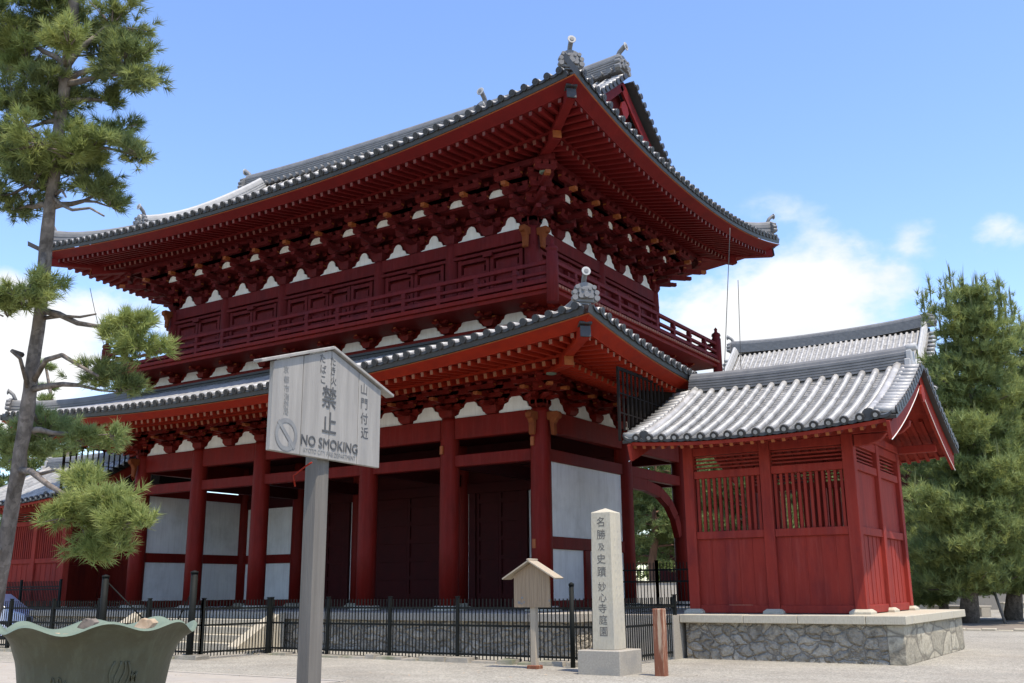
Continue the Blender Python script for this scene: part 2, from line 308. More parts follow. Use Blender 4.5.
def text_mesh(name, body, size, mtx, material, parent, align='CENTER', bold=0., extrude=.002):
    cu = bpy.data.curves.new(name, 'FONT'); cu.body = body; cu.size = size; cu.align_x = align; cu.align_y = 'CENTER'
    cu.extrude = extrude; cu.offset = bold; cu.space_line = .98; cu.resolution_u = 3
    ob = bpy.data.objects.new(name, cu); COL.objects.link(ob)
    dg = bpy.context.evaluated_depsgraph_get(); me = bpy.data.meshes.new_from_object(ob.evaluated_get(dg))
    bpy.data.objects.remove(ob); me.name = name; me.transform(mtx); me.materials.clear(); me.materials.append(M[material])
    o = bpy.data.objects.new(name, me); COL.objects.link(o); attach(o, parent); return o
def frame(o, ax, ay):
    ax, ay = Vector(ax).normalized(), Vector(ay).normalized(); az = ax.cross(ay)
    return Matrix(((ax.x, ay.x, az.x, o[0]), (ax.y, ay.y, az.y, o[1]), (ax.z, ay.z, az.z, o[2]), (0, 0, 0, 1)))

# ------------------------------------------------------------------ needles
def needle_mesh(name, tufts, mats, parent, K=34, L=.12, wid=.011, spread=1.25, slot=None):
    if not np.isscalar(L): L = np.repeat(L, K)
    if not np.isscalar(spread): spread = np.repeat(spread, K)
    """tufts: array (n, 6): position and axis"""
    T = np.asarray(tufts, float); n = len(T); c = np.repeat(T[:, :3], K, 0); a = np.repeat(T[:, 3:6], K, 0)
    a /= np.linalg.norm(a, axis=1, keepdims=True) + 1e-9
    q = RNG.normal(size=(n*K, 3)); q -= a * (q * a).sum(1, keepdims=True); q /= np.linalg.norm(q, axis=1, keepdims=True)
    th = (.08 + RNG.uniform(0, 1, n*K)*(spread - .08))[:, None]; d = a * np.cos(th) + q * np.sin(th)
    sdv = np.cross(d, RNG.normal(size=(n*K, 3))); sdv /= np.linalg.norm(sdv, axis=1, keepdims=True) + 1e-9
    Lc = np.broadcast_to(L, (n*K,))[:, None]; ln = Lc * RNG.uniform(.65, 1.1, n*K)[:, None]; base = c + a * RNG.uniform(-.5, .15, n*K)[:, None] * Lc + d * .01
    V = np.empty((n*K, 3, 3)); V[:, 0] = base + sdv * wid * .5; V[:, 1] = base - sdv * wid * .5; V[:, 2] = base + d * ln
    me = bpy.data.meshes.new(name); me.vertices.add(n*K*3); me.vertices.foreach_set('co', V.ravel())
    me.loops.add(n*K*3); me.loops.foreach_set('vertex_index', np.arange(n*K*3, dtype=np.int32))
    me.polygons.add(n*K); me.polygons.foreach_set('loop_start', np.arange(0, n*K*3, 3, dtype=np.int32)); me.polygons.foreach_set('loop_total', np.full(n*K, 3, dtype=np.int32))
    for x in (mats if isinstance(mats, (list, tuple)) else [mats]): me.materials.append(M[x])
    if slot is not None: me.polygons.foreach_set('material_index', np.repeat(np.asarray(slot, np.int32), K))
    me.update(); me.validate()
    o = bpy.data.objects.new(name, me); COL.objects.link(o); attach(o, parent); return o

def bez(a, b, sag=0., n=6, jitter=0.):
    a, b = Vector(a), Vector(b); out = []
    for i in range(n + 1):
        t = i / n; p = a.lerp(b, t); p.z += sag * math.sin(math.pi * t)
        if 0 < i < n and jitter: p += Vector((random.uniform(-1,1), random.uniform(-1,1), random.uniform(-1,1))) * jitter
        out.append(p)
    return out
# ================================================================== ground
gb = MB(); gb.box(-400, 400, -120, 700, -1, 0)
struct(gb.build('ground', 'gravel'))
pv = MB()
for i in range(26):
    x0 = -40 + i * 1.6
    for j in range(3): pv.box(x0, x0 + 1.592, -14.4 + j * 1.65, -14.4 + j * 1.65 + 1.642, -.05, .012)
pv.box(-40, 1.6, -9.45, -9.28, -.05, .02)
struct(pv.build('paved_path', 'paving'))

# ================================================================== the gate
XL, XR, YF, YB = -17.1, 0., 0., 9.2                      # column lines
XC, YC = (XL + XR) / 2, (YF + YB) / 2
COLX = [0, -3.1, -6.2, -10.9, -14.0, -17.1]
YM = 4.9
COLY = [0, YM, 9.2]
OV = 3.1                                                  # both eaves reach 3.1 m beyond the lower columns
gate = thing('temple_gate', 'huge two storey red temple gate with sweeping grey tiled roofs', 'temple gate', (XC, YC, 0))

# ---- stone platform
pb = MB(); pb.box(XL-2.3, XR+2.3, YF-2.3, YB+2.3, 0, .80); plat = pb.build('stone_platform', 'rubble', gate)
pb = MB()
x = XL - 2.42
while x < XR + 2.4:
    w = random.uniform(1.3, 2.0); x1 = min(x + w, XR + 2.42)
    pb.box(x, x1 - .008, YF-2.42, YF-1.7, .803, 1.0 + random.uniform(-.004, .004)); pb.box(x, x1 - .008, YB+1.7, YB+2.42, .803, 1.0); x = x1
y = YF - 1.69
while y < YB + 1.68:
    y1 = min(y + random.uniform(1.3, 2), YB + 1.69)
    for a, b in ((XL-2.42, XL-1.7), (XR+1.7, XR+2.42)): pb.box(a, b, y, y1 - .008, .803, 1.0 + random.uniform(-.004, .004))
    y = y1
pb.box(XL-1.69, XR+1.69, YF-1.69, YB+1.69, .803, .996)
pb.build('coping', 'granite', plat, .012)
stp = MB()
for i in range(4): stp.box(-13.0, -7.42, -2.42 - .36 * (4 - i), -2.424, 0 if i == 0 else .2 * i - .0, .2 * (i + 1) - .0)
st = stp.build('stone_steps', 'granite_light', gate, .012)
for x0 in (-7.4, -13.42):
    sb = MB(); sb.prism([(-2.423, .99), (-2.60, 1.0), (-4.15, .14), (-4.15, 0), (-2.423, 0)], (x0, 0, 0), (0,1,0), (0,0,1), (1,0,0), .4); sb.build('stringer', 'granite_light', st, .015)

# ---- columns
def column_mesh(r, z0, z1, mname, base=True):
    b = MB(); prof = [(r*.99, z0), (r, z0 + (z1-z0)*.3), (r*.985, z0 + (z1-z0)*.7), (r*.93, z1 - .12), (r*.86, z1)]
    b.lathe(prof, n=28); return b
cb = column_mesh(.29, 1.13, 6.41, 'red'); col0 = cb.build('column', 'red', gate)
bb = MB(); bb.lathe([(.50, 1.0), (.50, 1.03), (.44, 1.06), (.40, 1.128), (.0, 1.13)], n=28); ba = bb.build('column_base', 'granite_light', col0)
first = True
for cy in COLY:
    for cx in COLX:
        if first: c = col0; c.matrix_parent_inverse = Matrix.Translation(-Vector(gate.location)); c.location = (cx, cy, 0); first = False; continue
        c = inst(col0, (cx, cy, 0), gate); b2 = ba.copy(); COL.objects.link(b2); b2.parent = c
# ---- ground floor beams
def beams_row(name, axis, at, stops, z0, z1, th, mname, gap=.26, parent=gate):
    b = MB()
    for s0, s1 in zip(stops[:-1], stops[1:]):
        lo, hi = min(s0, s1) + gap, max(s0, s1) - gap
        if axis == 'x': b.box(lo, hi, at - th/2, at + th/2, z0, z1)
        else: b.box(at - th/2, at + th/2, lo, hi, z0, z1)
    return b.build(name, mname, parent, .012)
for cy in (0, 9.2):
    beams_row('head_beam', 'x', cy, COLX, 5.79, 6.40, .26, 'red'); beams_row('tie_beam', 'x', cy, COLX, 4.99, 5.32, .24, 'red')
for cx in (0, XL):
    beams_row('head_beam', 'y', cx, COLY, 5.79, 6.40, .26, 'red'); beams_row('tie_beam', 'y', cx, COLY, 4.99, 5.32, .24, 'red')
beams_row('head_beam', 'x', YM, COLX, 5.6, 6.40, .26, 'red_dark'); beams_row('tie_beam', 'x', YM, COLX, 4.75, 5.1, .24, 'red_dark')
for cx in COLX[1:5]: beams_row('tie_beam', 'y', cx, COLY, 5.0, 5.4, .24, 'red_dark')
for cx in (0, XL): beams_row('wall_rail', 'y', cx, COLY[:2], 2.62, 2.95, .22, 'red'); beams_row('wall_sill', 'y', cx, COLY[:2], 1.02, 1.26, .24, 'red')
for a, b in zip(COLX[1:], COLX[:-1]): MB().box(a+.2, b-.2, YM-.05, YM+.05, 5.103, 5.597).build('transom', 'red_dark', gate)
for a, b in ((XL, -14.0), (-3.1, 0)):
    beams_row('wall_rail', 'x', YM, [a, b], 2.62, 2.95, .22, 'red'); beams_row('wall_sill', 'x', YM, [a, b], 1.02, 1.26, .24, 'red')
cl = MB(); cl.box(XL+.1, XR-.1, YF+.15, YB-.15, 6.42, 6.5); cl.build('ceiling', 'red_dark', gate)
# plaster panels, right and left end walls
def panel(x0, x1, y0, y1, z0, z1, name='plaster_panel', mname='plaster', parent=gate):
    return MB().box(x0, x1, y0, y1, z0, z1).build(name, mname, parent)
for cx in (0, XL):
    panel(cx-.05, cx+.05, .25, YM-.24, 2.952, 4.988); panel(cx-.05, cx+.05, .25, 2.14, 1.262, 2.618); panel(cx-.05, cx+.05, 2.46, YM-.24, 1.262, 2.618)
    MB().box(cx-.12, cx+.12, 2.143, 2.457, 1.262, 2.618).build('wall_strut', 'red', gate, .01)
for a, b in ((XL+.25, -14.25), (-2.85, -.25)):
    m_ = (a + b) / 2 - .3
    panel(a, b, YM-.05, YM+.05, 2.952, 4.748); panel(a, m_ - .12, YM-.05, YM+.05, 1.262, 2.618); panel(m_ + .12, b, YM-.05, YM+.05, 1.262, 2.618)
    MB().box(m_-.117, m_+.117, YM-.1, YM+.1, 1.262, 2.618).build('wall_strut', 'red', gate, .01)
for cx in (0, XL):                                        # curved braces of the open rear bay
    k = MB(); cur = [(YM+.2, 4.82), (6.4, 4.80), (7.4, 4.66), (8.1, 4.36), (8.6, 3.9), (8.9, 3.3)]
    k.sweep([(cx, y, z) for y, z in cur], [(-.1,-.18),(.1,-.18),(.1,.18),(-.1,.18)], up=(1,0,0)) if False else [k.beam((cx, ya, za), (cx, yb, zb_), .2, .36) for (ya, za), (yb, zb_) in zip(cur[:-1], cur[1:])]
    k.build('curved_brace', 'red', gate)
# doors in the three middle bays, with thin plaster strips beside the jambs
for a, b in ((-6.2, -3.1), (-10.9, -6.2), (-14.0, -10.9)):
    lo, hi = a + .27, b - .27
    for s0, s1 in ((lo-.06, lo + .10), (hi - .10, hi+.06)): panel(s0, s1, YM-.06, YM+.04, 1.0, 4.748, 'plaster_strip')
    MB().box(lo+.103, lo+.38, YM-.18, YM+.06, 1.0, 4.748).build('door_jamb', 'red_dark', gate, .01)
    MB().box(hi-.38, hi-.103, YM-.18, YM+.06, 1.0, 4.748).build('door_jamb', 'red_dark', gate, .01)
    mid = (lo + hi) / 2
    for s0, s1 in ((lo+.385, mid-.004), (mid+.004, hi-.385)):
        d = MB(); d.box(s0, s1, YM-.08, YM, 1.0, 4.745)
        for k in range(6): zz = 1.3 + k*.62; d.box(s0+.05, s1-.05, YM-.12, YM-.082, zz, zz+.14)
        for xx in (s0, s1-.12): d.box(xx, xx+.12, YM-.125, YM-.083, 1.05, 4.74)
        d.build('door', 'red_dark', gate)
# small ochre fittings on the corner columns
for cx in (0, -3.1):
    for z, dx in ((5.48, -.02),):
        MB().box(cx-.13, cx-.03, -.325, -.26, z-.12, z+.12).build('tie_end', 'orange', gate)
MB().box(-.12, -.02, -.31, -.26, 2.62, 2.86).build('tie_end', 'orange', gate)
# kibana noses at the corner column heads
def nose(o, ax, mname='nose', s=.85, parent=gate):
    ax = Vector(ax); poly = [(0,.16),(.10,.14),(.13,-.10),(.16,-.34),(.23,-.36),(.27,-.30),(.27,.02),(.36,.16),(.46,.20),(.48,.34),(.40,.42),(0,.42)]
    return MB().prism([(a*s, b*s) for a, b in poly], Vector(o) - ax.cross(Vector((0,0,1)))*.09, ax, (0,0,1), ax.cross(Vector((0,0,1))), .18).build('beam_nose', ['red' if mname=='red' else mname], parent, .02)
for cx, sx_ in ((0, 1), (XL, -1)):
    nose((cx + sx_*.25, 0, 5.93), (sx_, 0, 0)); nose((cx, -.25, 5.93), (0, -1, 0))

# ---- bracket sets
def bracket_mb(n, out, h, w0=.95, dai=.44, dz=.28):
    b = MB()
    def masu(x, y, z, s=.2, hh=.13, m=0):
        t = s*.36
        b.add([(x-t,y-t,z),(x+t,y-t,z),(x+t,y+t,z),(x-t,y+t,z),(x-s/2,y-s/2,z+hh*.5),(x+s/2,y-s/2,z+hh*.5),(x+s/2,y+s/2,z+hh*.5),(x-s/2,y+s/2,z+hh*.5),
               (x-s/2,y-s/2,z+hh),(x+s/2,y-s/2,z+hh),(x+s/2,y+s/2,z+hh),(x-s/2,y+s/2,z+hh)],
              [(3,2,1,0),(0,1,5,4),(1,2,6,5),(2,3,7,6),(3,0,4,7),(4,5,9,8),(5,6,10,9),(6,7,11,10),(7,4,8,11),(8,9,10,11)], m)
    def arm(x, y, z, L, hh, th, along='x', caps=True):
        q = L/2; c = hh*.62
        poly = [(-q, hh), (-q, hh*.55), (-q+c*.35, hh*.2), (-q+c, 0), (q-c, 0), (q-c*.35, hh*.2), (q, hh*.55), (q, hh)]
        if along == 'x': b.prism(poly, (x, y-th/2, z), (1,0,0), (0,0,1), (0,1,0), th, 0)
        else: b.prism(poly, (x-th/2, y, z), (0,1,0), (0,0,1), (1,0,0), th, 0)
        if caps:
            if along == 'x':
                for s_ in (-1, 1): b.box(x+s_*q-(.004 if s_<0 else -.001), x+s_*q+(.004 if s_>0 else -.001), y-th/2+.012, y+th/2-.012, z+hh*.58, z+hh-.012, 1)
            else: b.box(x-th/2+.012, x+th/2-.012, y-q-.004, y-q-.001, z+hh*.58, z+hh-.012, 1)
    masu(0, 0, 0, dai, dz)
    ah = h*.56; bh = h - ah
    for k in range(n + 1):
        y = -k*out; z = dz + k*h
        L = w0 if k else w0*.86
        arm(0, y, z, L, ah, .13)
        for xx in (-L/2+.1, 0, L/2-.1): masu(xx, y, z+ah, .2, bh)
        if k < n:
            L2 = w0*1.22; arm(0, y, z+h, L2, ah, .12)
            for xx in (-L2/2+.1, L2/2-.1): masu(xx, y, z+h+ah, .19, bh)
            arm(0, y - out*.35, z, out*1.9 + .1, ah*.98, .125, 'y')
            b.box(-.075, .075, y-out*1.3-.16, y-out*1.3+.05, z+.02, z+ah*.9, 1 if k == n-1 else 0)
    return b
def bracket_row(levels_n, out, h, zb, x0, x1, y0, y1, nx, ny, mats, w0, dai, dz, diag=True):
    src = bracket_mb(levels_n, out, h, w0, dai, dz).build('bracket_set', mats, gate)
    src.matrix_parent_inverse = Matrix.Translation(-Vector(gate.location)); used = False
    def put(x, y, rz):
        nonlocal used
        if not used: src.location = (x, y, zb); src.rotation_euler = (0, 0, rz); used = True
        else: inst(src, (x, y, zb), gate, rz)
    for i in range(nx + 1): put(x1 + (x0 - x1) * i / nx, y0, 0)
    for j in range(ny + 1): put(x1, y0 + (y1 - y0) * j / ny, math.pi/2)
    for j in range(ny + 1): put(x0, y0 + (y1 - y0) * j / ny, -math.pi/2)
    if diag:
        d = bracket_mb(levels_n, out*1.414, h, w0*.7, dai*.8, dz).build('corner_bracket', mats, gate)
        d.location = (x1, y0, zb); d.rotation_euler = (0, 0, math.pi/4)
        inst(d, (x0, y0, zb), gate, -math.pi/4)
        inst(d, (x1, y1, zb), gate, 3*math.pi/4)
    # long beams tying the sets together at every step
    for k in range(levels_n + 1):
        e = k*out; z = zb + dz + (k+1)*h; b = MB(); t = .06
        b.box(x0-e-.3, x1+e+.3, y0-e-t, y0-e+t, z+.002*k, z+.16); b.box(x1+e-t, x1+e+t, y0-e+t+.003, y1+e+.3, z+.004, z+.158); b.box(x0-e-t, x0-e+t, y0-e+t+.003, y1+e+.3, z+.004, z+.158)
        b.build('bracket_beam', mats[0], gate)
def bell(poly, o, ax, th=.03, parent=gate):
    ax = Vector(ax); return MB().prism(poly, o, ax, (0,0,1), ax.cross(Vector((0,0,1))), th).build('plaster_panel', 'plaster', parent)
def mirror(half): return [(a, b) for a, b in half] + [(-a, b) for a, b in reversed(half) if a > 1e-6]
BELL = mirror([(.50, 0), (.50, .05), (.36, .08), (.30, .20), (.19, .24), (.155, .36), (.09, .44), (0, .47)])
BELL_LOW = mirror([(.56, 0), (.56, .06), (.43, .10), (.37, .24), (.24, .29), (.20, .38), (.10, .45), (0, .47)])
BELL_KOSHI = mirror([(.58, 0), (.58, .05), (.46, .08), (.40, .17), (.33, .20), (.29, .30), (.20, .33), (0, .34)])
ARCH = mirror([(.27, 0), (.26, .07), (.20, .16), (.12, .21), (0, .23)])

# ---- eaves: soffit boards, two tiers of rafters, hip rafters, fascia
class Eave:
    def __init__(s, zE, x0, x1, y0, y1, R_r, R_l, a, b):
        s.zE, s.x0, s.x1, s.y0, s.y1, s.Rr, s.Rl, s.a, s.b = zE, x0, x1, y0, y1, R_r, R_l, a, b   # x0.. are the eave edges
        s.xc, s.yc, s.hx, s.hy = (x0+x1)/2, (y0+y1)/2, (x1-x0)/2, (y1-y0)/2
    def rise(s, side, t):
        if side in 'FB': u = (t - s.xc)/s.hx; r = s.Rr if u > 0 else s.Rl
        else: u = (t - s.yc)/s.hy; r = s.Rr if side == 'R' else s.Rl
        return r * min(1.15, abs(u))**2.15
    def xy(s, side, t, d):
        if side == 'F': return (t, s.y0 + d)
        if side == 'B': return (t, s.y1 - d)
        if side == 'R': return (s.x1 - d, t)
        return (s.x0 + d, t)
    def top(s, side, t, d, off=0.):
        w = max(0., 1 - max(d, 0)/4.2)**1.5
        x, y = s.xy(side, t, d); return Vector((x, y, s.zE + .21 + s.a*d + s.b*d*d*(1 if d > 0 else 0) + s.rise(side, t)*w + off))
    def sof(s, side, t, d, z, ov):
        w = max(0., 1 - d/ov); x, y = s.xy(side, t, d); return Vector((x, y, z + s.rise(side, t)*w))
    def span(s, side): return (s.x0, s.x1) if side in 'FB' else (s.y0, s.y1)
def eave_under(E, ov, mats_raf, mat_board, mat_fascia, sides='FRL', pitch=.30, parent=gate):
    zF = E.zE - .30; d1, d2 = .40, 1.55; zB = zF + .02
    secs = [(.03, E.zE - .015), (.055, E.zE - .03), (.36, E.zE - .165), (.365, zF + .125), (d2, zF + .125 + .2*(d2-d1)), (d2 + .001, zB + .15), (ov, zB + .15 + .33*(ov-d2))]
    for side in sides + ('B' if 'B' not in sides else ''):
        lo, hi = E.span(side); bo = MB(); fa = MB()
        ts = np.linspace(0, 1, 41); rows = []
        for d, z in secs:
            rows.append([E.sof(side, lo + d + (hi - lo - 2*d)*t, d, z, ov) for t in ts])
        bo.grid(rows[3:]); bo.build('eave_boards', mat_board, parent)
        fa.grid(rows[0:2], 1); fa.grid(rows[1:4], 0); fa.build('eave_fascia', [mat_fascia, 'orange'], parent)
    for side in sides:
        lo, hi = E.span(side); rb = MB(); n = int((hi - lo - .8)/pitch); ax = Vector((1,0,0)) if side in 'FB' else Vector((0,1,0))
        for i in range(n + 1):
            t = lo + .4 + (hi - lo - .8)*i/n; c = min(t - lo, hi - t)                # hip stops the rafter
            e1 = min(d2 + .15, c - .05)
            def q(d, z): return E.sof(side, t, d, z, ov)
            if e1 > d1 + .1:
                a, b = q(d1, zF + .06), q(e1, zF + .06 + .2*(e1-d1)); rb.beam(a, b, .10, .125, 0)
                dd = (a - b).normalized(); rb.beam(a + dd*.001, a + dd*.006, .088, .11, 1)
            e2 = min(ov, c - .05)
            if e2 > d2 + .1:
                a, b = q(d2, zB + .07), q(e2, zB + .07 + .33*(e2-d2)); rb.beam(a, b, .11, .14, 0)
                dd = (a - b).normalized(); rb.beam(a + dd*.001, a + dd*.006, .098, .125, 1)
        rb.build('eave_rafters', mats_raf, parent)
        # purlin edge under the flying rafters
        kb = MB(); rows = []
        for d, z in ((d2 - .03, zB + .15), (d2 - .03, zB + .225), (d2 + .1, zB + .225), (d2 + .1, zB + .15)):
            rows.append([E.sof(side, lo + d + (hi - lo - 2*d)*t, d, z, ov) for t in ts])
        kb.grid([rows[0], rows[1]]); kb.build('eave_batten', mats_raf[0], parent)
    # hip rafters
    for cx, sx_, cy, sy in ((E.x1, -1, E.y0, 1), (E.x0, 1, E.y0, 1), (E.x1, -1, E.y1, -1)):
        def hp(d, z):
            sd_ = 'F' if sy > 0 else 'B'
            p = E.sof(sd_, cx + sx_*d, d, z, ov); return p
        hb = MB(); hb.beam(hp(.30, zF + .0), hp(d2 + .3, zF + .2*(d2 - d1) + .02), .24, .26, 0)
        hb.beam(hp(.28, zF + .005), hp(.255, zF), .255, .275, 2); hb.beam(hp(.22, zF + .19), hp(.5, zF + .21), .30, .06, 2)
        hb.beam(hp(d2 - .18, zB - .06), hp(ov, zB + .33*(ov-d2)), .26, .30, 0); hb.beam(hp(d2-.185, zB-.06), hp(d2-.2, zB-.06), .24, .27, 1)
        hb.build('hip_rafter', [mats_raf[0], 'orange', 'tile_dark'], parent, .008)

def disc_tile(b, p, ax, r, m=0, th=.05):
    """round eave tile end facing along ax"""
    ax = Vector(ax).normalized(); b.tube([p - ax*.02, p + ax*th], r*1.14, 10, m)
def tile_field(E, side, ts, dmax, r=.085, parent=gate, name='tile_field', d0=-.02, course=.16, seg=12, pitch=.36, pans=True, mats=('tile', 'tile_pan', 'tile_dark'), ornate=True):
    b = MB(); out = {'F': (0,-1,0), 'B': (0,1,0), 'R': (1,0,0), 'L': (-1,0,0)}[side]; out = Vector(out)
    tv = Vector((1,0,0)) if side in 'FB' else Vector((0,1,0))
    for t in ts:
        dm = dmax(t)
        if dm < .25: continue
        k = max(2, int(seg*dm/4) + 2); pts = [E.top(side, t, d0 + (dm - d0)*i/k, .035) for i in range(k+1)]
        jit = random.uniform(-.008, .008)
        pts = [p + tv*jit for p in pts]
        b.tube(pts, r*random.uniform(.97, 1.03), 8, 0)
        dirn = (pts[0] - pts[1]).normalized(); disc_tile(b, pts[0] - Vector((0,0,.012)), dirn, r, 2)
        if ornate: b.tube([pts[0] - Vector((0,0,.012)) + dirn*.051, pts[0] - Vector((0,0,.012)) + dirn*.058], r*.5, 8, 2)
    if pans:
        for t0, t1 in zip(ts[:-1], ts[1:]):
            tm = (t0 + t1)/2; dm = dmax(tm)
            if dm < .25: continue
            n = max(2, int((dm - d0)/course)); rows = []
            def R_(d, off): return [E.top(side, t0 + (t1-t0)*f, d, off + sg) for f, sg in ((.02, .02), (.25, -.028), (.5, -.042), (.75, -.028), (.98, .02))]
            for i in range(n):
                da, db = d0 + (dm-d0)*i/n, d0 + (dm-d0)*(i+1)/n
                rows.append(R_(da + (.001 if i else 0), .03)); rows.append(R_(db, .002))
            b.grid(rows, 1, False)
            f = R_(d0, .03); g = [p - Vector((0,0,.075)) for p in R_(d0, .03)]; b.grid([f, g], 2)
    # the board and a shadow line painted dark beneath the edge tiles
    lo, hi = min(ts) - pitch/2, max(ts) + pitch/2; tt = np.linspace(lo, hi, 40)
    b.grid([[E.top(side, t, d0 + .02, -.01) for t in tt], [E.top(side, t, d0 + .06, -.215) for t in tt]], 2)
    return b.build(name, mats, parent)

def ridge_profile(w, h, layers, flare=.0):
    """stacked ridge tiles: alternating lips, rounded cap"""
    half = []
    for i in range(layers):
        z0, z1 = h*i/layers, h*(i+1)/layers; ww = w*(1 - .25*i/layers)
        half += [(ww/2, z0), (ww/2, z0 + (z1-z0)*.62), (ww/2 - .03, z0 + (z1-z0)*.66), (ww/2 - .03, z1)]
    top = [(w*.30*math.cos(a), h + .02 + w*.36*math.sin(a)) for a in np.linspace(0, math.pi, 8)]
    return half + top + [(-a, z) for a, z in reversed(half)]
def oni(parent, p, ax, s=1., name='ridge_end_tile', horn=True):
    """ogre-tile at a ridge end: shield, side scrolls and a horn tile with a round end"""
    ax = Vector(ax).normalized(); sdv = Vector((-ax.y, ax.x, 0)); u = Vector((0,0,1)); p = Vector(p); b = MB()
    poly = mirror([(.34,0),(.42,.10),(.36,.24),(.40,.34),(.33,.44),(.26,.56),(.15,.62),(0,.66)])
    b.prism([(a*s, c*s) for a, c in poly], p - ax*.09*s, sdv, u, ax, .15*s, 0)
    b.prism([(a*s*.62, .10*s + c*s*.6) for a, c in poly], p + ax*.06*s, sdv, u, ax, .09*s, 0)
    for sg in (-1, 1):
        for zz, rr, xx in ((.12,.10,.36),(.30,.085,.36),(.47,.075,.28)):
            b.tube([p + sdv*sg*xx*s + u*zz*s - ax*.08*s, p + sdv*sg*xx*s + u*zz*s + ax*.12*s], rr*s, 8, 0)
        b.tube([p + sdv*sg*.11*s + u*.40*s + ax*.1*s, p + sdv*sg*.11*s + u*.40*s + ax*.19*s], .055*s, 7, 0)
    b.tube([p + u*.2*s + ax*.1*s, p + u*.2*s + ax*.22*s], .10*s, 8, 0)
    if horn:
        q0, q1 = p + u*.56*s - ax*.22*s, p + u*.98*s + ax*.16*s; dv = (ax + u*.12).normalized()
        b.tube([q0, q0.lerp(q1, .5) - ax*.05*s + u*.06*s, q1 - ax*.06*s, q1], [.085*s, .085*s, .09*s, .10*s], 10, 0); b.tube([q1, q1 + dv*.03*s], .15*s, 14, 1); b.tube([q1 + dv*.031*s, q1 + dv*.05*s], .075*s, 12, 0)
    return b.build(name, ['tile_ridge', 'tile_white'], parent, .006)
def hip_ridge(E, parent, corner, d_from, d_to, w=.30, h=.34, layers=4, curl=.32, up_off=.05, name='hip_ridge', end=True, disc=True, osc=1.):
    cx, sx_, cy, sy = corner; sd_ = 'F' if sy > 0 else 'B'
    n = 14; pts = []
    for i in range(n+1):
        d = d_from + (d_to - d_from)*i/n; p = E.top(sd_, cx + sx_*d, d, up_off)
        pts.append(p)
    b = MB(); b.sweep(pts, lambda t: ridge_profile(w, h + curl*math.exp(-t*(d_to-d_from)/.55), layers), 0); o = b.build(name, 'tile_ridge', parent)
    if end: oni(o, pts[0] + Vector((0,0,curl*.45)), (pts[0]-pts[3]) * Vector((1,1,0)), s=h/.34*.72*osc, name='ridge_end_tile', horn=disc)
    return o

# ---- lower tier
OL = 3.6
EL = Eave(7.06, XL-OL, XR+OL, YF-OL, YB+OL, .74, .58, .33, .0125)
bracket_row(2, .33, .2, 6.415, XL, XR, YF, YB, 11, 6, ['red', 'orange'], .98, .46, .22)
for i in range(11):
    xm = XR + (XL-XR)*(i+.5)/11; bell(BELL_LOW, (xm, -.02, 6.412), (1,0,0))
for j in range(6):
    ym = YF + (YB-YF)*(j+.5)/6; bell(BELL_LOW, (XR+.02, ym, 6.412), (0,1,0)); bell(BELL_LOW, (XL-.05, ym, 6.412), (0,1,0))
wb = MB(); wb.box(XL, XR, .02, .1, 6.41, 7.6); wb.box(XR-.1, XR-.02, .1, YB, 6.41, 7.6); wb.box(XL+.02, XL+.1, .1, YB, 6.41, 7.6); wb.build('bracket_wall', 'red', gate)
eave_under(EL, OL, ['red_bright', 'yellow_dull'], 'red_bright', 'red_bright')
DTOP = 3.42
ts = np.arange(EL.x0 + .18, EL.x1 - .1, .36); ry = np.arange(EL.y0 + .18, EL.y1 - .1, .36)
roof_low = tile_field(EL, 'F', ts, lambda t: min(DTOP, t-EL.x0-.1, EL.x1-t-.1), name='lower_roof')
for s_ in 'RL': tile_field(EL, s_, ry, lambda t: min(DTOP, t-EL.y0-.1, EL.y1-t-.1), parent=roof_low)
tile_field(EL, 'B', ts[::2], lambda t: min(DTOP, t-EL.x0-.1, EL.x1-t-.1), parent=roof_low, pans=False)
MB().box(EL.x0+3.1, EL.x1-3.1, EL.y0+3.1, EL.y1-3.1, 7.7, 8.3).build('roof_core', 'tile_dark', roof_low)
b = MB()
for z0, z1, e in ((8.50, 8.62, .30), (8.62, 8.72, .22), (8.72, 8.80, .27)):
    b.box(XL-e-.05, XR+e+.05, YF-e-.05, YB+e+.05, z0, z1-.004)
b.build('wall_ridge', 'tile_dark', roof_low)
CORN = lambda E: {'FR': (E.x1, -1, E.y0, 1), 'FL': (E.x0, 1, E.y0, 1), 'BR': (E.x1, -1, E.y1, -1), 'BL': (E.x0, 1, E.y1, -1)}
for k, c in CORN(EL).items():
    hip_ridge(EL, roof_low, c, .22, 3.4, w=.28, h=.26, layers=3, curl=.12, osc=1.35)

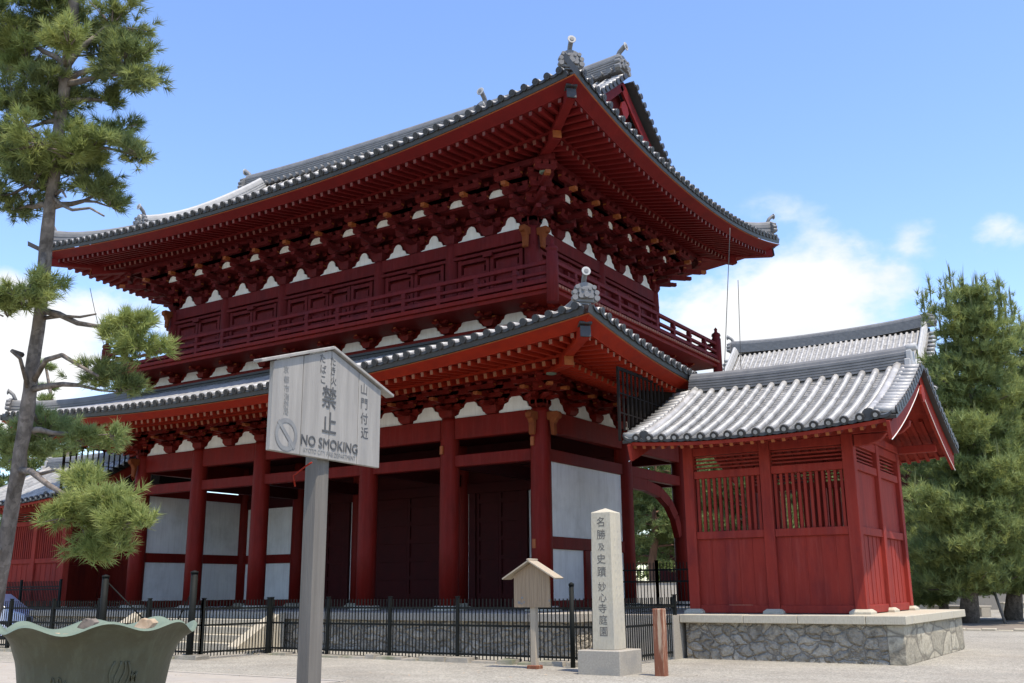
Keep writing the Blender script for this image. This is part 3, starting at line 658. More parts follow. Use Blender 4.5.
# ---- waist of the upper storey and balcony
b = MB(); b.box(XL-.1, XR+.1, YF-.1, YB+.1, 8.80, 8.96); b.box(XL, XR, YF, YB, 8.96, 9.34); b.build('waist_beam', 'red', gate, .01)
for i in range(11): bell(BELL_KOSHI, (XR-.05 + (XL-XR+.1)*(i+.5)/11, -.01, 8.962), (1,0,0))
for j in range(6): bell(BELL_KOSHI, (XR+.01, YF + (YB-YF)*(j+.5)/6, 8.962), (0,1,0))
def waist_bracket():
    b = MB(); b.add([(-.12,-.26,0),(.12,-.26,0),(.12,0,0),(-.12,0,0),(-.2,-.30,.14),(.2,-.30,.14),(.2,0,.14),(-.2,0,.14)],
                    [(3,2,1,0),(4,5,6,7),(0,1,5,4),(1,2,6,5),(2,3,7,6),(3,0,4,7)], 0)
    for L, z, y in ((.48,.14,-.14),(.58,.24,-.5)):
        b.prism([(-L/2,.10),(-L/2,.06),(-L/2+.08,0),(L/2-.08,0),(L/2,.06),(L/2,.10)], (0,y-.06,z), (1,0,0),(0,0,1),(0,1,0),.12,0)
        for xx in (-L/2+.07,0,L/2-.07): b.box(xx-.08,xx+.08,y-.08,y+.08,z+.102,z+.16,0); b.box(xx-.06,xx+.06,y-.086,y-.081,z+.11,z+.15,1)
    b.prism([(0,0),(-.62,.02),(-.74,.08),(-.74,.15),(0,.15)], (-.06,0,.2), (0,1,0),(0,0,1),(1,0,0),.12,0); b.box(-.05,.05,-.748,-.742,.285,.345,1)
    return b
wbk = waist_bracket().build('waist_bracket', ['red', 'orange'], gate); wbk.location = (XR, YF-.01, 8.96)
for i in range(1, 12): inst(wbk, (XR + (XL-XR)*i/11, YF-.01, 8.96), gate)
for j in range(7): inst(wbk, (XR+.01, YF + (YB-YF)*j/6, 8.96), gate, math.pi/2)
BO = 1.18
bal = MB(); e = BO + .12
bal.box(XL-e, XR+e, YF-e, YB+e, 9.40, 9.52); bal.box(XL-e+.08, XR+e-.08, YF-e+.08, YB+e-.08, 9.28, 9.398)
balc = bal.build('balcony_floor', 'red', gate, .01)
b = MB()
for i in range(int((XR-XL+2*e)/.2)):                     # pale end grain of the floor boards along the side
    pass
for j in range(int((YB-YF+2*e)/.16)):
    y = YF - e + .06 + j*.16; b.box(XR+e+.001, XR+e+.012, y, y+.12, 9.43, 9.50)
b.build('floor_board_ends', 'yellow_dull', balc)
rail = MB()
def rails(bld, z, h, w, ex=0.):
    bld.box(XL-BO-ex, XR+BO+ex, YF-BO-w/2, YF-BO+w/2, z, z+h); bld.box(XL-BO-ex, XR+BO+ex, YB+BO-w/2, YB+BO+w/2, z, z+h)
    for xx in (XL-BO, XR+BO): bld.box(xx-w/2, xx+w/2, YF-BO+w/2+.003, YB+BO-w/2-.003, z, z+h)
rails(rail, 9.58, .12, .15); rails(rail, 9.82, .09, .12); rails(rail, 10.10, .11, .12)
bal_r = rail.build('balustrade', 'red_upper', gate, .01)
pm = MB(); pm.box(-.07,.07,-.07,.07,9.522,10.098); pm.box(-.085,.085,-.085,.085,9.93,9.98)
po = pm.build('baluster_post', 'red_upper', bal_r, .008); fst = True
plist = [(XL + (XR-XL)*i/13, YF-BO) for i in range(14)] + [(XR+BO, YF + (YB-YF)*j/7) for j in range(8)] + [(XL-BO, YF + (YB-YF)*j/7) for j in range(8)]
for p in plist:
    if fst: po.location = (*p, 0); fst = False
    else: inst(po, (*p, 0), bal_r)
cp = MB(); cp.lathe([(.165, 9.0), (.165, 10.36), (.14, 10.40), (.14, 10.44), (.17, 10.47), (.15, 10.55), (.07, 10.60), (.05, 10.66), (.065, 10.72), (0, 10.80)], n=16)
cpo = cp.build('corner_post', 'red_upper', bal_r); cpo.location = (XR+BO, YF-BO, 0)
for p in ((XL-BO, YF-BO), (XR+BO, YB+BO), (XL-BO, YB+BO)): inst(cpo, (*p, 0), bal_r)

# ---- upper storey
UX0, UX1, UY0, UY1 = XL+.5, XR-.5, YF+.5, YB-.5
MB().box(UX0+.06, UX1-.06, UY0+.06, UY1-.06, 9.5, 13.6).build('upper_wall', 'red_upper', gate)
ux = [UX1 + (UX0-UX1)*(x/ -17.1) for x in COLX]; uy = [UY0, (UY0+UY1)/2, UY1]
ucol = column_mesh(.235, 9.52, 12.0, '').build('upper_column', 'red_upper', gate); ucol.location = (ux[0], uy[0], 0)
for p in [(x, uy[0]) for x in ux[1:]] + [(ux[0], uy[1]), (ux[0], uy[2]), (ux[-1], uy[1]), (ux[-1], uy[2])]: inst(ucol, (*p, 0), gate)
def upper_beams(z0, z1, e, name='upper_beam'):
    MB().box(UX0-e, UX1+e, UY0-e, UY1+e, z0, z1).build(name, 'red_upper', gate, .01)
upper_beams(11.58, 11.99, .14); upper_beams(11.40, 11.50, .18); upper_beams(9.52, 9.72, .16)
for (a, b_) in zip(ux[1:], ux[:-1]):                     # panelled doors and lattice shutters of each front bay
    lo, hi = a + .26, b_ - .26; nn = 2 if hi - lo < 3 else 4; wv = (hi - lo)/nn
    for k in range(nn):
        d = MB(); s0, s1 = lo + wv*k + .02, lo + wv*(k+1) - .02; y = UY0 + .0
        for xx in (s0, s1-.12): d.box(xx, xx+.12, y-.10, y+.05, 9.73, 11.39)
        for zz in (9.73, 10.25, 10.8, 11.25): d.box(s0+.122, s1-.122, y-.095, y+.05, zz, zz+.12)
        for zz in (9.98, 10.5, 11.0): d.box(s0+.2, s1-.2, y-.07, y+.05, zz-.07, zz+.14)
        d.build('panelled_door', 'red_upper', gate)
    MB().box((lo+hi)/2-.16, (lo+hi)/2+.16, UY0-.24, UY0-.141, 11.3, 11.42).build('hinge_block', 'red_upper', gate)
for (a, b_) in zip(uy[:-1], uy[1:]):
    lo, hi = a + .26, b_ - .26
    for k in range(4):
        s0, s1 = lo + (hi-lo)/4*k + .02, lo + (hi-lo)/4*(k+1) - .02; d = MB()
        for yy in (s0, s1-.12): d.box(UX1-.05, UX1+.10, yy, yy+.12, 9.73, 11.39)
        for zz in (9.73, 10.4, 11.25): d.box(UX1-.05, UX1+.095, s0+.122, s1-.122, zz, zz+.12)
        d.build('panelled_door', 'red_upper', gate)
for cx, sx_ in ((UX1, 1), (UX0, -1)):
    nose((cx + sx_*.2, UY0, 11.56), (sx_,0,0)); nose((cx, UY0-.2, 11.56), (0,-1,0))
bracket_row(3, .42, .27, 12.0, UX0, UX1, UY0, UY1, 11, 6, ['red_upper', 'orange'], .92, .44, .26)
stepU = (UX0-UX1)/11
for i in range(11):
    xm = UX1 + stepU*(i+.5); bell(BELL, (xm, UY0-.0, 12.0), (1,0,0), .03); bell(ARCH, (xm, UY0-.75, 12.86), (1,0,0), .03)
for j in range(6):
    ym = UY0 + (UY1-UY0)*(j+.5)/6; bell(BELL, (UX1+.03, ym, 12.0), (0,1,0), .03); bell(ARCH, (UX1+.78, ym, 12.86), (0,1,0), .03)
b = MB(); b.box(UX0-.72, UX1+.72, UY0-.72, UY1+.72, 12.80, 13.66); b.build('bracket_wall', 'red_upper', gate)
EU = Eave(13.44, XL-OV, XR+OV, YF-OV, YB+OV+.4, .88, .64, .42, .0265)
eave_under(EU, 3.6, ['red_eave_up', 'dim_end'], 'red_eave_up', 'red_eave_up')
# green copper bell-like fittings under the corner
for p in ((UX1+1.15, UY0-1.15, 13.05), (XR+.95, YF-.95, 7.12)):
    MB().lathe([(.0,.28),(.10,.26),(.12,.1),(.14,-.02),(.10,-.03)], p, 10).build('copper_fitting', 'verdigris', gate)

# ---- upper roof
GX = .75; RUN = YC - (YF - OV)
def dF(t):
    c = min(t - EU.x0, EU.x1 - t)
    return RUN - .1 if (XL - GX < t < XR + GX) else c - .08
ts = np.arange(EU.x0 + .18, EU.x1 - .1, .36)
roof_up = tile_field(EU, 'F', ts, dF, name='upper_roof'); tile_field(EU, 'B', ts[::2], dF, parent=roof_up, pans=False)
DG = OV - .3
for s_ in 'RL': tile_field(EU, s_, ry, lambda t: min(DG, t-EU.y0-.08, EU.y1-t-.08), parent=roof_up)
sh = MB()                                                 # roof body below the tiles
for s_ in 'FB':
    for x0, x1 in ((XL-GX, XR+GX),):
        sh.grid([[EU.top(s_, t, d, -.06) for t in np.linspace(x0, x1, 12)] for d in np.linspace(2.2, RUN, 12)])
sh.build('roof_body', 'tile_dark', roof_up)
for s_, gx, sg in (('R', XR+.28, 1), ('L', XL-.28, -1)):
    prof = [EU.top('F', XR if sg > 0 else XL, d, -.12) for d in np.linspace(DG-.1, RUN, 12)]
    poly = [(p.y - YC, p.z) for p in prof] + [(-(p.y - YC), p.z) for p in reversed(prof[:-1])]
    gw = MB(); gw.prism(poly, (gx - sg*.04, YC, 0), (0,1,0), (0,0,1), (sg,0,0), .05); gw_o = gw.build('gable_wall', 'red_upper', gate)
    bg_ = MB()
    for f in (1, -1):
        pts = [EU.top('F', XR if sg > 0 else XL, d, -.30) for d in np.linspace(DG-.6, RUN, 14)]
        pts = [Vector((gx + sg*.30, YC + f*(p.y - YC), p.z)) for p in pts]
        bg_.sweep(pts, [(-.04,-.2),(.04,-.2),(.04,.2),(-.04,.2)])
    bg_.prism(mirror([(.10,0),(.28,.25),(.18,.5),(0,.62)]), (gx+sg*.36, YC, 16.9), (0,1,0), (0,0,1), (sg,0,0), .06)
    bg_.build('bargeboard', 'red_eave_up', gate)
    vt = MB()                                             # short cross tiles along the verge
    for f in ('F', 'B'):
        for d in np.arange(DG-.5, RUN-.2, .27):
            p = EU.top(f, XR if sg > 0 else XL, d, .03); vt.tube([(gx+sg*.12, p.y, p.z+.03), (gx+sg*.58, p.y, p.z)], .095, 8); 
            vt.tube([(gx+sg*.57, p.y, p.z), (gx+sg*.62, p.y, p.z)], .11, 8, 1)
        pts = [EU.top(f, XR if sg > 0 else XL, d, -.08) for d in np.linspace(DG-.6, RUN, 12)]
        vt.sweep([(gx+sg*.36, p.y, p.z) for p in pts], [(-.22,-.03),(.22,-.03),(.22,.06),(-.22,.06)], 1)
    vt.build('verge_tiles', ['tile', 'tile_dark'], roof_up)
    for f in ('F', 'B'):                                  # descending ridges
        pts = [EU.top(f, XR if sg > 0 else XL, d, .06) for d in np.linspace(1.5, RUN-.3, 14)]
        pts = [Vector((gx - sg*1.08, p.y, p.z + .12*math.exp(-i*.9))) for i, p in enumerate(pts)]
        kb = MB(); kb.sweep(pts, ridge_profile(.32, .36, 4)); ko = kb.build('descending_ridge', 'tile_white' if f == 'F' else 'tile_ridge', roof_up)
        oni(ko, pts[0], (0, -1 if f == 'F' else 1, 0), .8)
zr = EU.top('F', XC, RUN).z - .12
pts = [Vector((x, YC, zr + .22*abs((x-XC)/9.3)**2.5)) for x in np.linspace(XL-GX+.1, XR+GX-.1, 24)]
rb = MB(); rb.sweep(pts, ridge_profile(.56, .56, 6))
for p in np.arange(XL-GX+.2, XR+GX-.1, .36):
    q_ = Vector((p, YC, zr + .22*abs((p-XC)/9.3)**2.5 + .06))
    for f in (-1, 1): rb.tube([q_ + Vector((0, f*.28, .0)), q_ + Vector((0, f*.46, -.03))], .10, 8, 0)
ro = rb.build('main_ridge', 'tile_ridge', roof_up)
oni(ro, pts[0], (-1,0,0), 1.0); oni(ro, pts[-1], (1,0,0), 1.0)
for k, c in CORN(EU).items():
    hip_ridge(EU, roof_up, c, .25, 3.3, w=.32, h=.30, layers=3, curl=.2 if k != 'FR' else .10, osc=1.2)
# ================================================================== stair pavilions at both ends of the gate
class Gable:
    """gable roof surface used by the pavilions and the hall: d runs in from the eave"""
    def __init__(s, zE, x0, x1, y0, y1, a, b, rise): s.zE, s.x0, s.x1, s.y0, s.y1, s.a, s.b, s.r = zE, x0, x1, y0, y1, a, b, rise
    def top(s, side, t, d, off=0.):
        u = abs((t - (s.x0+s.x1)/2)/((s.x1-s.x0)/2)); w = .45 + .55*max(0, 1 - d/3.)
        y = s.y0 + d if side == 'F' else s.y1 - d
        return Vector((t, y, s.zE + .1 + s.a*d + s.b*d*abs(d) + s.r*u**2.2*w + off))
def pavilion(mx, label):
    """built at the right end; mx mirrors x about the gate's middle for the left one"""
    X = (lambda x: x) if mx > 0 else (lambda x: 2*XC - x)
    root = thing('stair_pavilion', label, 'pavilion', (X(6.2), 2.1, 0))
    def B(b, name, mats, parent=root, bevel=0., seg=1):
        if mx < 0: b.v = [(X(p[0]), p[1], p[2]) for p in b.v]
        return b.build(name, mats, parent, bevel, seg)
    b = MB(); b.box(4.55, 9.3, -1.15, 5.25, 0, .79); base = B(b, 'stone_base', ['rubble'])
    b = MB(); b.box(9.305, 9.34, -1.16, 5.25, 0, .787); b.box(9.0, 9.34, -1.185, -1.155, 0, .786); B(b, 'corner_stone', 'cutstone', base, .01)
    cps = MB(); x = 4.45
    while x < 9.4:
        x1 = min(x + random.uniform(1.2, 1.7), 9.43); cps.box(x, x1 - .008, -1.27, -.55, .792, .97 + random.uniform(-.003, .003)); cps.box(x, x1 - .008, 4.7, 5.35, .792, .97); x = x1
    y = -.542
    while y < 4.68:
        y1 = min(y + random.uniform(1.2, 1.8), 4.692); cps.box(8.75, 9.43, y, y1 - .008, .792, .97); cps.box(4.45, 5.1, y, y1-.008, .792, .97); y = y1
    cps.box(5.108, 8.742, -.542, 4.692, .792, .966); B(cps, 'coping', 'granite_light', base, .012)
    ps = .13
    for px, py in [(8.25,0),(6.3,0),(4.35,0),(8.25,2.15),(8.25,4.3),(6.3,4.3),(4.35,4.3)]:
        p = MB(); p.box(px-ps, px+ps, py-ps, py+ps, 1.07, 4.95); po_ = B(p, 'post', 'red_sanro', root, .012)
        p = MB(); q = .24; p.add([(px-q,py-q,.95),(px+q,py-q,.95),(px+q,py+q,.95),(px-q,py+q,.95),(px-q,py-q,1.02),(px+q,py-q,1.02),(px+q,py+q,1.02),(px-q,py+q,1.02),
                  (px-.17,py-.17,1.075),(px+.17,py-.17,1.075),(px+.17,py+.17,1.075),(px-.17,py+.17,1.075)],
                  [(3,2,1,0),(0,1,5,4),(1,2,6,5),(2,3,7,6),(3,0,4,7),(4,5,9,8),(5,6,10,9),(6,7,11,10),(7,4,8,11),(8,9,10,11)]); B(p, 'post_base', 'granite_light', po_, .01)
    def wall(axis, at, a, c, lattice, out):
        """one bay of wall between posts a..c; out is the outward direction"""
        def bx(bd, s0, s1, d0, d1, z0, z1, m=0):
            d0, d1 = sorted((at + out*d0, at + out*d1))
            if axis == 'x': bd.box(s0, s1, d0, d1, z0, z1, m)
            else: bd.box(d0, d1, s0, s1, z0, z1, m)
        lo, hi = a + ps + .003, c - ps - .003
        for z0_, z1_, th_ in ((.985, 1.16, .09), (2.70, 2.88, .10), (4.16, 4.34, .10), (4.72, 4.92, .11)):
            r_ = MB(); bx(r_, lo, hi, -.07, th_, z0_, z1_); B(r_, 'rail', 'red_sanro', root, .008)
        k = MB(); bx(k, lo, hi, -.03, .03, 1.163, 2.697); n = 5
        for i in range(1, n): s = lo + (hi-lo)*i/n; bx(k, s-.012, s+.012, .03, .042, 1.165, 2.695)
        B(k, 'plank_panel', 'red_sanro', root)
        if lattice:
            k = MB(); n = 12
            for i in range(n): s = lo + (hi-lo)*(i+.5)/n; bx(k, s-.032, s+.032, -.02, .045, 2.883, 4.157)
            B(k, 'lattice_window', 'red_sanro', root)
        else:
            k = MB(); bx(k, lo, hi, -.03, .03, 2.883, 4.157); B(k, 'plank_panel', 'red_sanro', root)
        k = MB()
        for z in (4.40, 4.49, 4.58, 4.67): bx(k, lo, hi, -.03, .03, z, z+.035)
        B(k, 'louvre', 'red_sanro', root)
    wall('x', 0, 4.35, 6.3, True, -1); wall('x', 0, 6.3, 8.25, True, -1); wall('x', 4.3, 4.35, 6.3, True, 1); wall('x', 4.3, 6.3, 8.25, True, 1)
    wall('y', 8.25, 0, 2.15, False, 1); wall('y', 8.25, 2.15, 4.3, False, 1)
    # roof
    G = Gable(4.86, 3.35, 9.55, -1.4, 5.6, .395, .034, .16); run = 3.5; yc = 2.1
    k = MB(); zr_ = G.top('F', 6.4, run, -.2).z
    k.prism([(-2.2, 4.92), (2.2, 4.92), (2.0, 5.6), (0, zr_ - .25), (-2.0, 5.6)], (8.2, yc, 0), (0,1,0), (0,0,1), (1,0,0), .07); B(k, 'gable_wall', 'red_sanro')
    for yy in (-.02, 4.32, 2.1): k = MB(); k.box(4.2, 9.35, yy-.1, yy+.1, 4.93 if yy != 2.1 else 6.45, 5.12 if yy != 2.1 else 6.68); B(k, 'purlin', 'red_sanro', root, .01)
    k = MB(); k.box(8.15, 8.42, .1, 4.2, 4.93, 5.11); B(k, 'gable_beam', 'red_sanro', root, .01)
    k = MB(); k.prism([(0,0),(.35,0),(.62,.08),(.8,.22),(.84,.36),(0,.36)], (8.4, yc-.09, 5.1), (1,0,0),(0,0,1),(0,1,0), .18); B(k, 'beam_nose', 'red_sanro', root, .015); k = MB(); k.prism([(0,0),(.3,0),(.6,.1),(.74,.24),(0,.26)], (8.4, -.09, 4.66), (1,0,0),(0,0,1),(0,1,0), .16); B(k, 'beam_nose', 'red_sanro', root, .015)
    ra = MB(); n = 25
    for i in range(n):
        x = G.x0 + .15 + (G.x1 - G.x0 - .3)*i/(n-1)
        for f in 'FB':
            a, c = G.top(f, x, .10, -.23), G.top(f, x, 1.9, -.23); ra.beam(a, c, .085, .10, 0); dv = (a - c).normalized(); ra.beam(a + dv*.001, a + dv*.008, .078, .09, 1)
    xs = np.linspace(G.x0, G.x1, 20)
    for f in 'FB':
        ra.grid([[G.top(f, x, d, -.175) for x in xs] for d in np.linspace(.06, run, 8)], 0)
        ra.grid([[G.top(f, x, .02, -.10) for x in xs], [G.top(f, x, .05, -.19) for x in xs], [G.top(f, x, .12, -.20) for x in xs]], 2)
    B(ra, 'eave_rafters', ['red_sanro', 'orange', 'red_sanro'])
    rf = MB()
    def field(side):
        ts_ = [3.62 + .3315*i for i in range(18)]; ov = (.0, 0)
        for t in ts_:
            nseg = 13; pts_ = []; rad = []
            for i in range(nseg):                        # each cover tile laps the next
                da, dc = -.03 + (run-.15)*i/nseg, -.03 + (run-.15)*(i+1)/nseg
                pts_ += [G.top(side, t, da + .004, .045), G.top(side, t, dc, .045)]; rad += [.087, .082]
            j = random.uniform(-.006, .006); pts_ = [p + Vector((j,0,0)) for p in pts_]
            rf.tube(pts_, rad, 10, 0)
            dv = (pts_[0] - pts_[1]).normalized(); p0 = pts_[0] - Vector((0,0,.012)); rf.tube([p0 - dv*.02, p0 + dv*.05], .098, 12, 2); rf.tube([p0 + dv*.051, p0 + dv*.057], .05, 10, 0)
        for t0 in [3.62 - .3315] + ts_:
            t1 = t0 + .3315; n_ = 34; rows = []
            def R_(d, off): return [G.top(side, t0 + (t1-t0)*f, d, off + sg) for f, sg in ((.02,.02),(.25,-.022),(.5,-.034),(.75,-.022),(.98,.02))]
            for i in range(n_):
                da, dc = -.05 + (run+.03)*i/n_, -.05 + (run+.03)*(i+1)/n_; rows.append(R_(da + (.001 if i else 0), .034)); rows.append(R_(dc, .004))
            rf.grid(rows, 1); rf.grid([R_(-.05, .034), [p - Vector((0,0,.07)) for p in R_(-.05, .034)]], 2)
    field('F'); field('B'); roof = B(rf, 'tile_roof', ['tile', 'tile_pan', 'tile_dark'])
    for gx, sg in ((G.x1, 1), (G.x0, -1)):
        vt = MB()
        for f in 'FB':
            for d in np.arange(.12, run-.1, .235):
                p = G.top(f, gx, d, .03); vt.tube([(gx - sg*.34, p.y, p.z + .04), (gx + sg*.10, p.y, p.z)], .088, 8, 0); vt.tube([(gx + sg*.10, p.y, p.z), (gx + sg*.14, p.y, p.z)], .10, 10, 2)
            pts_ = [G.top(f, gx - sg*.45, d, .06) for d in np.linspace(.02, run-.1, 12)]; vt.tube(pts_, .12, 8, 0); vt.tube([pts_[0] + Vector((0, -.04 if f == 'F' else .04, -.01)), pts_[0] + Vector((0, -.0, -.01))], .14, 12, 2)
            pts_ = [G.top(f, gx, d, -.10) for d in np.linspace(-.02, run, 12)]; vt.sweep(pts_, [(-.12,-.02),(.12,-.02),(.12,.05),(-.12,.05)], 2)
        B(vt, 'verge_tiles', ['tile', 'tile_pan', 'tile_dark'], roof)
    for gx, sg in ((G.x1 - .06, 1), (G.x0 + .06, -1)):
        bb_ = MB()
        for f in 'FB':
            pts_ = [G.top(f, gx, d, -.36) for d in np.linspace(.0, run, 14)]; bb_.sweep(pts_, [(-.035,-.2),(.035,-.2),(.035,.2),(-.035,.2)], 0)
            pts_ = [p + Vector((sg*.04, 0, -.2)) for p in pts_]; bb_.sweep(pts_, [(-.007,-.007),(.007,-.007),(.007,.007),(-.007,.007)], 1)
        bb_.prism(mirror([(.08,0),(.2,.16),(.14,.34),(0,.42)]), (gx + sg*.05, yc, G.top('F', gx, run, -.95).z), (0,1,0),(0,0,1),(sg,0,0), .05, 0)
        B(bb_, 'bargeboard', ['red_sanro', 'white_line'])
    k = MB(); pts_ = [Vector((x, yc, G.top('F', x, run, -.06).z)) for x in np.linspace(G.x0 + .25, G.x1 - .2, 20)]; k.sweep(pts_, ridge_profile(.42, .37, 5)); 
    rg = B(k, 'ridge', 'tile_ridge', roof)
    k = MB(); zz = pts_[-1].z
    k.box(9.32, 9.46, yc-.2, yc+.2, zz + .02, zz + .40); k.tube([(9.3, yc, zz+.48), (9.56, yc, zz+.50)], .10, 12); k.box(9.30, 9.44, yc-.36, yc-.205, zz - .10, zz + .16); k.box(9.30, 9.44, yc+.205, yc+.36, zz - .10, zz + .16); B(k, 'ridge_end_tile', 'tile_white', rg, .02)
    # link to the gate: braced beam, black slatted screen, closed stair hood
    k = MB()
    for j in range(12):
        yy = -1.25 + j*.235; zt = 6.95; zb_ = G.top('F', 3.4, max(0, yy + 1.4), .12).z; k.box(3.06, 3.10, yy, yy + .045, min(zb_, zt - .1), zt)
    k.box(3.055, 3.105, -1.3, 1.6, 6.9, 6.98); k.box(3.055, 3.105, -1.3, -1.24, 5.1, 6.9)
    for z in (5.8, 6.3): k.box(3.065, 3.095, -1.23, 1.4 if z > 6 else .4, z, z + .03)
    B(k, 'slatted_screen', 'bamboo_dark')
    k = MB(); k.prism([(1.7, 5.7), (3.9, 5.3), (3.9, 6.8), (1.7, 7.2)], (0, 2.0, 0), (1,0,0), (0,0,1), (0,1,0), 1.6); B(k, 'stair_hood', 'bamboo_dark')
    return root
pavilion(1, 'small red pavilion with lattice windows on a stone base beside the conifers')
pavilion(-1, 'shaded red pavilion half hidden behind the tall leaning pine')

# ================================================================== temple hall far behind
hall = thing('temple_hall', 'great tiled hall roof rising behind the small red pavilion', 'temple hall', (XC, 64, 0))
HXC = XC - .9
EH = Eave(12.8, HXC-16, HXC+16, 50, 78, .9, .9, .36, .024); HR = 14 - .4
hx = 8.6
def dH(t):
    c = min(t - EH.x0, EH.x1 - t); return HR if abs(t - HXC) < hx else c
hr = tile_field(EH, 'F', np.arange(EH.x0 + .3, EH.x1 - .2, .46), dH, r=.12, parent=hall, name='tile_roof', course=.5, pitch=.46, ornate=False)
tile_field(EH, 'R', np.arange(EH.y0+.3, EH.y1-.2, .8), lambda t: min(7.2, t-EH.y0, EH.y1-t), r=.12, parent=hr, course=.6, pitch=.8, ornate=False)
b = MB()
for s_ in 'FB': b.grid([[EH.top(s_, t, d, -.1) for t in np.linspace(HXC-hx, HXC+hx, 10)] for d in np.linspace(.2, 14, 14)])
b.build('roof_body', 'tile_dark', hr)
for sg in (1, -1):
    pr = [EH.top('F', HXC, d, -.1) for d in np.linspace(6.5, 14, 8)]; poly = [(p.y-64, p.z) for p in pr] + [(64-p.y, p.z) for p in reversed(pr[:-1])]
    MB().prism(poly, (HXC + sg*(hx-.6), 64, 0), (0,1,0),(0,0,1),(sg,0,0), .1).build('gable_wall', 'bamboo_dark', hall)
    kb = MB(); kb.sweep([Vector((HXC + sg*(hx-.3), p.y, p.z + .25)) for p in [EH.top('F', HXC, d) for d in np.linspace(5.5, 13.7, 10)]], ridge_profile(.5, .5, 4)); kb.build('descending_ridge', 'tile_white', hr)
    kb = MB(); 
    for d in np.arange(6, 13.6, .45):
        p = EH.top('F', HXC, d, .05); kb.tube([(HXC+sg*(hx+.1), p.y, p.z), (HXC+sg*(hx+.7), p.y, p.z-.04)], .15, 7)
    kb.build('verge_tiles', 'tile', hr)
zt = EH.top('F', HXC, 14).z - .3
b = MB(); pts = [Vector((x, 64, zt + .35*abs((x-HXC)/hx)**2.5)) for x in np.linspace(HXC-hx-.3, HXC+hx+.3, 14)]; b.sweep(pts, ridge_profile(.8, .85, 7)); r_ = b.build('main_ridge', 'tile_ridge', hr)
oni(r_, pts[-1], (1,0,0), 1.6); oni(r_, pts[0], (-1,0,0), 1.6)
b = MB(); b.box(HXC-12.5, HXC+12.5, 54, 74, 1.2, 12.9); b.build('hall_wall', 'red_dark', hall)
b = MB(); b.box(HXC-14, HXC+14, 52, 76, 0, 1.2); b.build('stone_base', 'granite', hall)
b = MB(); b.grid([[EH.sof('F', EH.x0 + (EH.x1-EH.x0)*t, .1, 13.2, 4) for t in np.linspace(0,1,16)], [Vector((HXC-12.5+25*t, 54, 12.7)) for t in np.linspace(0,1,16)]]); b.build('eave_boards', 'red_dark', hall)

# ================================================================== iron fences
def fence(label, runs, posts_at, zt=1.36, z0=.06, name='iron_fence', pitch=.098, tall=()):
    c0 = runs[0][0]; f = thing(name, label, 'fence', (c0[0], c0[1], 0), 'black iron railings round the gate')
    for (a, c) in runs:
        a, c = Vector((*a, 0)), Vector((*c, 0)); L = (c - a).length; dv = (c - a).normalized(); nb = max(1, round(L/2.0))
        for i in range(nb):
            p, q = a + dv*(L*i/nb), a + dv*(L*(i+1)/nb); g = MB(); ln = (q-p).length
            for z, h in ((z0 + .10, .045), (z0 + .72, .045), (zt - .20, .045)): g.beam(p + dv*.03 + Vector((0,0,z)), q - dv*.03 + Vector((0,0,z)), .03, h)
            n = int(ln/pitch)
            for k in range(1, n): x = p + dv*(ln*k/n); g.beam(x + Vector((0,0,z0)), x + Vector((0,0,zt + (.0 if k % 2 else .0))), .019, .019, up=dv)
            g.build('picket_panel', 'iron', f)
        for i in range(nb + 1):
            x = a + dv*(L*i/nb); g = MB(); g.box(x.x-.035, x.x+.035, x.y-.035, x.y+.035, 0, zt + .04); g.box(x.x-.045, x.x+.045, x.y-.045, x.y+.045, zt + .041, zt + .06); g.build('post', 'iron', f)
    for (x, y, h, br) in tall:
        rp = .085 if br else .05; g = MB(); g.tube([(x,y,0),(x,y,h)], rp, 12); g.lathe([(rp*1.15, h),(rp*1.15, h+.04),(.02, h+.07),(0, h+.07)], (x,y,0), 12); g.build('gate_post', 'iron', f)
        if br:
            g = MB(); g.tube([(x, y+.1, h-.15), (x + br, y+.5, .9)], .018, 6); g.build('brace', 'iron', f)
    return f
fence('black iron railing from the grey square post to the stone pillar', [((-5.6, -4.3), (4.35, -4.3)), ((4.35, -4.3), (4.4, -1.4))], None, tall=((3.62, -4.75, 1.62, 0),))
fence('black iron railing in front of the stone steps behind the bronze basin', [((-26, -6.5), (-5.6, -6.5)), ((-5.6, -6.5), (-5.6, -4.4))], None, tall=((-5.82, -6.66, 2.0, -1.1), (-9.3, -6.66, 1.95, 1.0)))
fence('black iron gate closing the gap between temple gate and small pavilion', [((.4, 2.6), (2.1, 2.6)), ((2.1, 2.6), (4.1, 2.6))], None, zt=2.25, z0=1.02, name='iron_gate')
fence('black iron railing under the windows of the shaded pavilion', [((-25.0, -1.0), (-20.0, -1.0))], None, zt=2.0, z0=.98, name='iron_gate')
b = MB(); b.box(2.43, 4.44, -1.6, 5.5, 0, .96); g_ = b.build('path', 'granite'); struct(g_)
b = MB(); b.box(-21.6, -19.55, -1.6, 5.5, 0, .96); g_ = b.build('path', 'granite'); struct(g_)
M['kerb'] = mat('mossy_kerb_stone', (.30, .27, .22), (.20, .18, .145), 3, .9, .6, 14, stain=(.10, .115, .06), stain_scale=1.4, stain_lo=.5, stain_hi=.7)
kb = MB()
